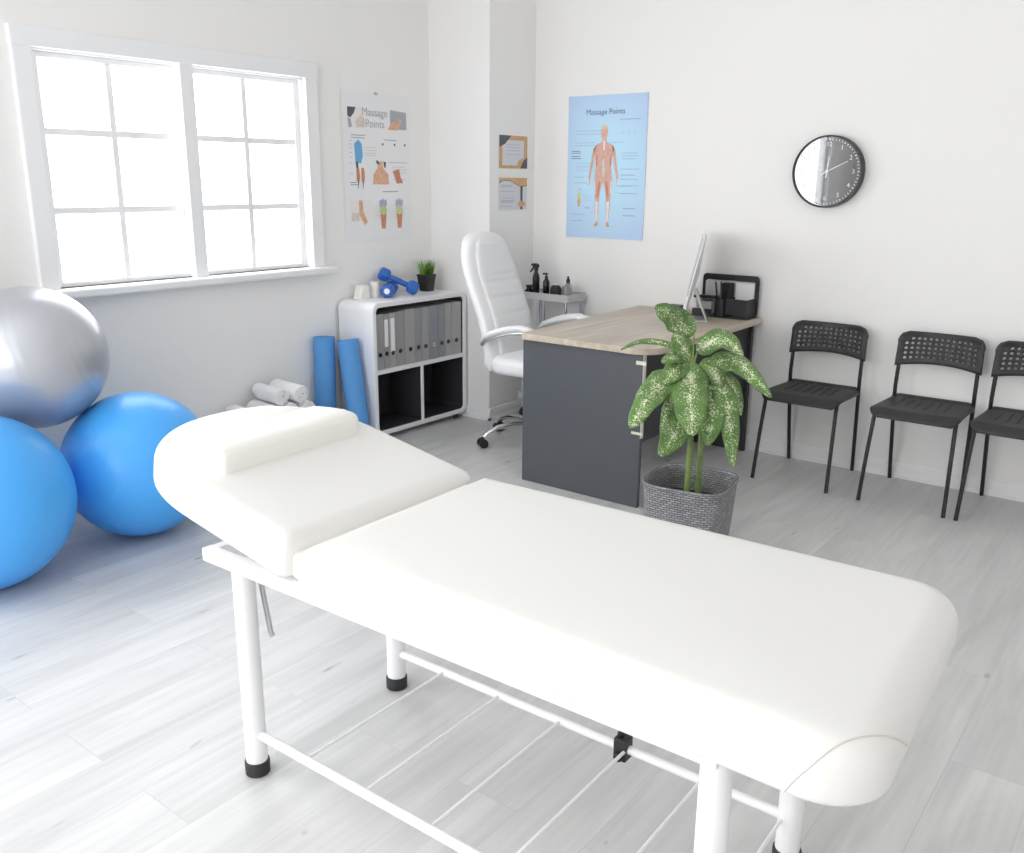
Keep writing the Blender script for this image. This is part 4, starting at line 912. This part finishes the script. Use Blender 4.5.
ts = [0.0, 0.02, 0.06, 0.12, 0.2, 0.3, 0.4, 0.5, 0.6, 0.7, 0.78, 0.85, 0.9, 0.94, 0.97, 0.99, 1.0]
rings = [back_section(t, bw(t), 0.052 * (0.55 if t in (0.0, 1.0) else 0.85 if t in (0.02, 0.99) else 1.0)) for t in ts]
mb = MB(); mb.loft(rings); bk = mb.build('backrest', M['leather'], OC, smooth=60)
# inner pad with cross seams
rings = []; N_ = 60
seams = (0.30, 0.42, 0.54, 0.655, 0.70)
for i in range(N_ + 1):
    t = 0.08 + 0.88 * i / N_; g = min(abs(t - s) for s in seams); pin = 0.010 * max(0, 1 - g / 0.016)
    endf = min(1, (t - 0.078) / 0.03, (0.962 - t) / 0.03)
    rings.append(back_section(t, bw(t) * 0.74 * (0.9 + 0.1 * endf), 0.026 * (0.4 + 0.6 * endf) - pin, 0.044))
mb = MB(); mb.loft(rings); mb.build('back_pad', M['leather'], bk, smooth=60)
for s in (-1, 1):
    y = s * 0.285
    arc = [(-0.160, y * 0.95, 0.612), (-0.125, y, 0.640), (-0.05, y, 0.668), (0.03, y, 0.690), (0.11, y, 0.702), (0.18, y, 0.692), (0.235, y, 0.655), (0.25, y * 0.98, 0.58), (0.225, y * 0.93, 0.50)]
    ar = MB().tube([(p[0], p[1], p[2] - 0.020) for p in arc] + [(0.15, y * 0.8, 0.44), (0.09, y * 0.5, 0.408)], 0.013, 12).build('armrest', M['chrome'], OC)
    MB().tube([(p[0], p[1], p[2] + 0.004) for p in arc[:7]], [0.012, 0.026, 0.031, 0.033, 0.032, 0.028, 0.012], 16, flat=0.62).build('arm_pad', M['leather'], ar)

# ------------------------------------------------------------------ black chairs along the back wall (local -Y is the front)
def panel_with_holes(mb, nu, nv, hole, f, r=0.32):
    """nu x nv cells mapped by f(u,v) in 0..1; hole(i,j) -> True cuts an eight-sided hole"""
    cache = {}
    def vert(u, v):
        k = (round(u, 5), round(v, 5))
        if k not in cache: cache[k] = mb.bm.verts.new(f(u, v))
        return cache[k]
    for i in range(nu):
        for j in range(nv):
            c = [(0, 0), (.5, 0), (1, 0), (1, .5), (1, 1), (.5, 1), (0, 1), (0, .5)]
            outer = [vert((i + a) / nu, (j + b) / nv) for a, b in c]
            if hole(i, j):
                inn = [vert((i + .5 + r * math.cos(-3 * PI / 4 + PI / 4 * k)) / nu, (j + .5 + r * math.sin(-3 * PI / 4 + PI / 4 * k)) / nv) for k in range(8)]
                for k in range(8): mb.bm.faces.new([outer[k], outer[(k + 1) % 8], inn[(k + 1) % 8], inn[k]])
            else: mb.bm.faces.new(outer)
def solid(o, th, off=0.0):
    s = o.modifiers.new('solid', 'SOLIDIFY'); s.thickness = th; s.offset = off; return o
def make_chair():
    t = empty('stacking_chair')
    # back height .77, seat .45 ; tubes
    R_ = 0.0095
    for s in (-1, 1):
        MB().tube([(s * 0.172, 0.235, 0.0), (s * 0.176, 0.203, 0.22), (s * 0.180, 0.172, 0.44), (s * 0.180, 0.168, 0.50), (s * 0.178, 0.178, 0.64), (s * 0.176, 0.186, 0.70)], R_, 12).build('rear_leg', M['chair_metal'], t)
        MB().tube([(s * 0.190, -0.215, 0.0), (s * 0.184, -0.182, 0.22), (s * 0.178, -0.150, 0.40), (s * 0.177, -0.140, 0.425), (s * 0.177, -0.115, 0.436), (s * 0.178, 0.0, 0.434), (s * 0.180, 0.160, 0.430)], R_, 12).build('front_leg', M['chair_metal'], t)
    MB().tube([(-0.178, -0.10, 0.428), (0.178, -0.10, 0.428)], R_ * 0.9, 10).build('cross_bar', M['chair_metal'], t)
    def fb(u, v):
        W_, H_ = 0.196, 0.158; x = (u - .5) * 2; z = v * H_; rr_ = 0.05
        wl = W_ - 0.004 * v
        if z > H_ - rr_: wl = W_ - rr_ + math.sqrt(max(0, rr_ ** 2 - (z - (H_ - rr_)) ** 2)) * 1.0
        arch = 0.014 * (x * x) * (1 - v) * -1          # lower edge bows up in the middle
        xx = x * wl
        return Vector((xx, 0.190 + 0.018 * v - 0.030 * x * x + 0.004, 0.612 + z + arch + 0.006 * (1 - x * x) * (1 - v)))
    mb = MB(); panel_with_holes(mb, 15, 7, lambda i, j: (1 <= i <= 13 and 1 <= j <= 4) or (2 <= i <= 12 and j == 5), fb, 0.29)
    solid(mb.build('backrest', M['chair_black'], t, smooth=60), 0.009)
    def fs(u, v):                       # u across, v front->rear
        x = (u - .5) * 2; W_ = 0.200 - 0.012 * v
        if v < 0.14: W_ -= 0.030 * (1 - v / 0.14) ** 2
        y = -0.205 + 0.385 * v; z = 0.452 - 0.012 * (1 - x * x) * math.sin(v * PI) - 0.006 * v
        if v < 0.16:
            k = (1 - v / 0.16); z -= 0.040 * k ** 1.7; y += 0.012 * k ** 2
        if v > 0.93: z += 0.010 * (v - 0.93) / 0.07
        z -= 0.008 * max(0, abs(x) - 0.85) / 0.15 * min(1, v / 0.16)
        return Vector((x * W_, y, z))
    mb = MB(); panel_with_holes(mb, 18, 15, lambda i, j: 3 <= i <= 14 and 6 <= j <= 12 and i % 2 == 1, fs, 0.30)
    solid(mb.build('seat', M['chair_black'], t, smooth=60), 0.008)
    return t
ch = make_chair()
def copy_tree(o, parent=None):
    kids = list(o.children); c = o.copy(); COL.objects.link(c); c.parent = parent
    for k in kids: copy_tree(k, c)
    return c
for i, (x, lb) in enumerate([(2.4285, 'black perforated chair against the back wall, nearest the desk'), (2.9635, 'black perforated chair in the middle of the row along the wall'), (3.3966, 'black perforated chair at the right edge, cut off by the photo frame')]):
    c = ch if i == 0 else copy_tree(ch)
    c.location = (x, -0.268, 0); tag(c, lb, 'chair', 'black chairs along the back wall')

# ------------------------------------------------------------------ dumb cane plant in a grey wicker pot
PP = empty('potted_plant', (2.390, -1.500, 0)); tag(PP, 'leafy green and cream variegated plant in a grey wicker pot in front of the desk', 'plant')
ROT = math.radians(8)
def pot_ring(s, z, dip=0.0):
    r = []
    for i in range(64):
        a = 2 * PI * i / 64; ca, sa = math.cos(a), math.sin(a); e = 2 / 4.2
        p = Vector((s * math.copysign(abs(ca) ** e, ca), s * math.copysign(abs(sa) ** e, sa), 0)); p.rotate(Matrix.Rotation(ROT, 3, 'Z'))
        r.append(p + Vector((0, 0, z)))
    return r
zs = [(k * 1.16, z) for k, z in [(0.122, 0.0), (0.128, 0.01), (0.134, 0.08), (0.140, 0.16), (0.144, 0.24), (0.146, 0.278), (0.149, 0.283), (0.150, 0.290), (0.146, 0.295), (0.141, 0.291), (0.138, 0.27), (0.130, 0.18)]]
mb = MB(); mb.loft([pot_ring(s, z) for s, z in zs], caps=False)
mb.faces(pot_ring(0.122 * 1.16, 0.0), [tuple(range(64))])
pot = mb.build('wicker_pot', M['wicker'], PP, smooth=60)
uvl = pot.data.uv_layers.new(name='UVMap')
for pol in pot.data.polygons:
    ang = [math.atan2(pot.data.vertices[v].co.y, pot.data.vertices[v].co.x) for v in pol.vertices]
    for li, a in zip(pol.loop_indices, ang):
        if max(ang) - min(ang) > PI and a < 0: a += 2 * PI
        co = pot.data.vertices[pot.data.loops[li].vertex_index].co
        uvl.data[li].uv = (a * 0.15, co.z + (0.3 if co.xy.length < 0.150 and co.z > 0.2 else 0))
MB().loft([pot_ring(0.152, 0.19), pot_ring(0.02, 0.205)]).build('soil', M['soil'], PP, smooth=60)
def stalk(pts, rs, ringed=True):
    pts = [Vector(p) for p in pts]; out = []; rr_ = []
    n_ = 40
    for i in range(n_ + 1):
        t = i / n_ * (len(pts) - 1); k = min(int(t), len(pts) - 2); f = t - k
        out.append(pts[k].lerp(pts[k + 1], f) - PP.location); base = rs[0] + (rs[1] - rs[0]) * i / n_
        rr_.append(base * (1.10 if i % 5 == 0 else 1.0))
    return MB().tube(out, rr_, 12).build('stem', M['stem'], PP, smooth=60)
stalk([(2.405, -1.560, 0.20), (2.392, -1.53, 0.46), (2.362, -1.475, 0.64), (2.345, -1.463, 0.79)], (0.0135, 0.008))
stalk([(2.425, -1.500, 0.20), (2.408, -1.47, 0.43), (2.385, -1.43, 0.56), (2.369, -1.425, 0.68)], (0.0125, 0.007))
CAMP = Vector((3.9608, -4.7481, 1.4667))
def leaf(pts, width, facing=None):
    nu, nv = 8, 22; c = bez(pts, nv); mb = MB(); V = []; UV = []
    for i, p in enumerate(c):
        t = i / nv; tan = (c[min(i + 1, nv)] - c[max(i - 1, 0)]).normalized()
        nrm = facing - tan * facing.dot(tan); nrm.normalize(); side = tan.cross(nrm)
        w = width / 2 * (math.sin(PI * min(1, (t * 0.985 + 0.015)) ** 0.82) ** 0.66) * (1 - 0.12 * t) * 1.18 * (1 + 0.05 * math.sin(t * 23 + 9 * pts[0][0] * 10))
        for j in range(nu + 1):
            u = j / nu; s = (u - 0.5) * 2
            fold = -0.22 * w * abs(s) ** 1.5 + 0.09 * w * math.sin(t * 15 + 2.4 * s) * abs(s)
            V.append(p + side * w * s + nrm * fold - PP.location); UV.append((u, t))
    F = []
    for i in range(nv):
        for j in range(nu): a = i * (nu + 1) + j; F.append((a, a + 1, a + nu + 2, a + nu + 1))
    me = bpy.data.meshes.new('leaf'); me.from_pydata([tuple(v) for v in V], [], F)
    ul = me.uv_layers.new(name='UVMap')
    for lp in me.loops: ul.data[lp.index].uv = UV[lp.vertex_index]
    me.polygons.foreach_set('use_smooth', [True] * len(me.polygons)); me.materials.append(M['leaf'])
    o = bpy.data.objects.new('leaf', me); COL.objects.link(o); o.parent = PP
    solid(o, 0.0012)
    return o
LEAVES = [
 ([(2.331, -1.433, 0.874), (2.268, -1.473, 0.937), (2.198, -1.524, 0.984)], 0.101),
 ([(2.342, -1.459, 0.773), (2.331, -1.514, 0.828), (2.311, -1.574, 0.889)], 0.088),
 ([(2.353, -1.441, 0.804), (2.435, -1.395, 0.868), (2.526, -1.387, 0.801)], 0.080),
 ([(2.328, -1.468, 0.78), (2.308, -1.542, 0.797), (2.295, -1.624, 0.78)], 0.056),
 ([(2.33, -1.458, 0.804), (2.236, -1.538, 0.844), (2.175, -1.606, 0.847), (2.132, -1.671, 0.818)], 0.024),
 ([(2.343, -1.461, 0.765), (2.399, -1.573, 0.657), (2.473, -1.678, 0.527)], 0.133),
 ([(2.337, -1.466, 0.765), (2.31, -1.532, 0.747), (2.297, -1.6, 0.692)], 0.088),
 ([(2.311, -1.497, 0.734), (2.271, -1.625, 0.676), (2.248, -1.769, 0.538)], 0.109),
 ([(2.359, -1.505, 0.602), (2.365, -1.593, 0.522), (2.35, -1.702, 0.428)], 0.105),
 ([(2.325, -1.515, 0.648), (2.299, -1.569, 0.588), (2.307, -1.62, 0.459)], 0.036),
 ([(2.37, -1.443, 0.757), (2.423, -1.423, 0.737), (2.464, -1.427, 0.669)], 0.088),
 ([(2.397, -1.425, 0.75), (2.49, -1.348, 0.766), (2.622, -1.294, 0.628)], 0.084),
 ([(2.4, -1.428, 0.734), (2.479, -1.367, 0.678), (2.524, -1.357, 0.549)], 0.068),
 ([(2.409, -1.44, 0.68), (2.5, -1.452, 0.63), (2.584, -1.537, 0.385)], 0.088),
 ([(2.399, -1.453, 0.664), (2.469, -1.499, 0.602), (2.497, -1.6, 0.473)], 0.097),
 ([(2.356, -1.464, 0.726), (2.382, -1.452, 0.645), (2.392, -1.464, 0.533)], 0.097),
 ([(2.362, -1.471, 0.695), (2.334, -1.495, 0.629), (2.326, -1.518, 0.524)], 0.088),
]
AX = [Vector((2.392, -1.53, 0.46)), Vector((2.362, -1.475, 0.64)), Vector((2.345, -1.463, 0.79))]
mb = MB()
for pts, w in LEAVES:
    mid = Vector(pts[len(pts) // 2]); out_ = Vector((mid.x - 2.36, mid.y + 1.47, 0))
    f = Vector((0.35, -0.65, 0.55)) + out_ * 1.2
    leaf(pts, w, f.normalized())
    b0 = Vector(pts[0]); z = min(0.76, max(0.47, b0.z - 0.10)); k = (z - 0.46) / 0.33; a0 = AX[0].lerp(AX[2], k)
    MB().tube([a0 - PP.location, a0.lerp(b0, 0.5) + Vector((0, 0, 0.02)) - PP.location, b0 - PP.location, b0.lerp(Vector(pts[1]), 0.25) - PP.location], [0.006, 0.0045, 0.0038, 0.002], 8).build('petiole', M['stem'], PP)

# ------------------------------------------------------------------ daylight
wd = bpy.data.worlds.new('overcast'); S.world = wd; wd.use_nodes = True
bg = wd.node_tree.nodes['Background']; bg.inputs['Color'].default_value = (0.97, 0.985, 1.0, 1); bg.inputs['Strength'].default_value = 5.0
def portal(name, loc, rot, sx, sy):
    l = bpy.data.lights.new(name, 'AREA'); l.shape = 'RECTANGLE'; l.size = sx; l.size_y = sy; l.cycles.is_portal = True
    o = bpy.data.objects.new(name, l); COL.objects.link(o); o.location = loc; o.rotation_euler = rot; return o
portal('daylight_window', (-0.115, (W1[0] + W1[1]) / 2, (W1[2] + W1[3]) / 2), (0, -PI / 2, 0), W1[3] - W1[2], W1[1] - W1[0])
portal('daylight_window', (-0.115, (W2[0] + W2[1]) / 2, (W2[2] + W2[3]) / 2), (0, -PI / 2, 0), W2[3] - W2[2], W2[1] - W2[0])
portal('daylight_window', ((W3[0] + W3[1]) / 2, RY - 0.115, (W3[2] + W3[3]) / 2), (PI / 2, 0, 0), W3[1] - W3[0], W3[3] - W3[2])  # sky portal of the added fill window

# ------------------------------------------------------------------ camera
cd = bpy.data.cameras.new('camera'); cam = bpy.data.objects.new('camera', cd); COL.objects.link(cam)
cd.sensor_fit = 'HORIZONTAL'; cd.sensor_width = 36; cd.lens = 36 * 907.5366 / 1024; cd.clip_start = 0.02
yaw, pitch, roll = 0.655597, 0.265475, 0.0080292
f = Vector((-math.sin(yaw) * math.cos(pitch), math.cos(yaw) * math.cos(pitch), -math.sin(pitch)))
r = f.cross(Vector((0, 0, 1))).normalized(); u = r.cross(f)
rr2 = math.cos(roll) * r + math.sin(roll) * u; uu = -math.sin(roll) * r + math.cos(roll) * u
cam.matrix_world = Matrix.Translation(CAMP) @ Matrix((rr2, uu, -f)).transposed().to_4x4()
S.camera = cam

S.view_settings.view_transform = 'Standard'; S.view_settings.look = 'None'; S.view_settings.gamma = 1.0
S.view_settings.use_curve_mapping = False; S.view_settings.exposure = 0.63
S.cycles.max_bounces = 14; S.cycles.diffuse_bounces = 8; S.cycles.glossy_bounces = 4; S.cycles.transparent_max_bounces = 12
S.cycles.caustics_reflective = False; S.cycles.caustics_refractive = False
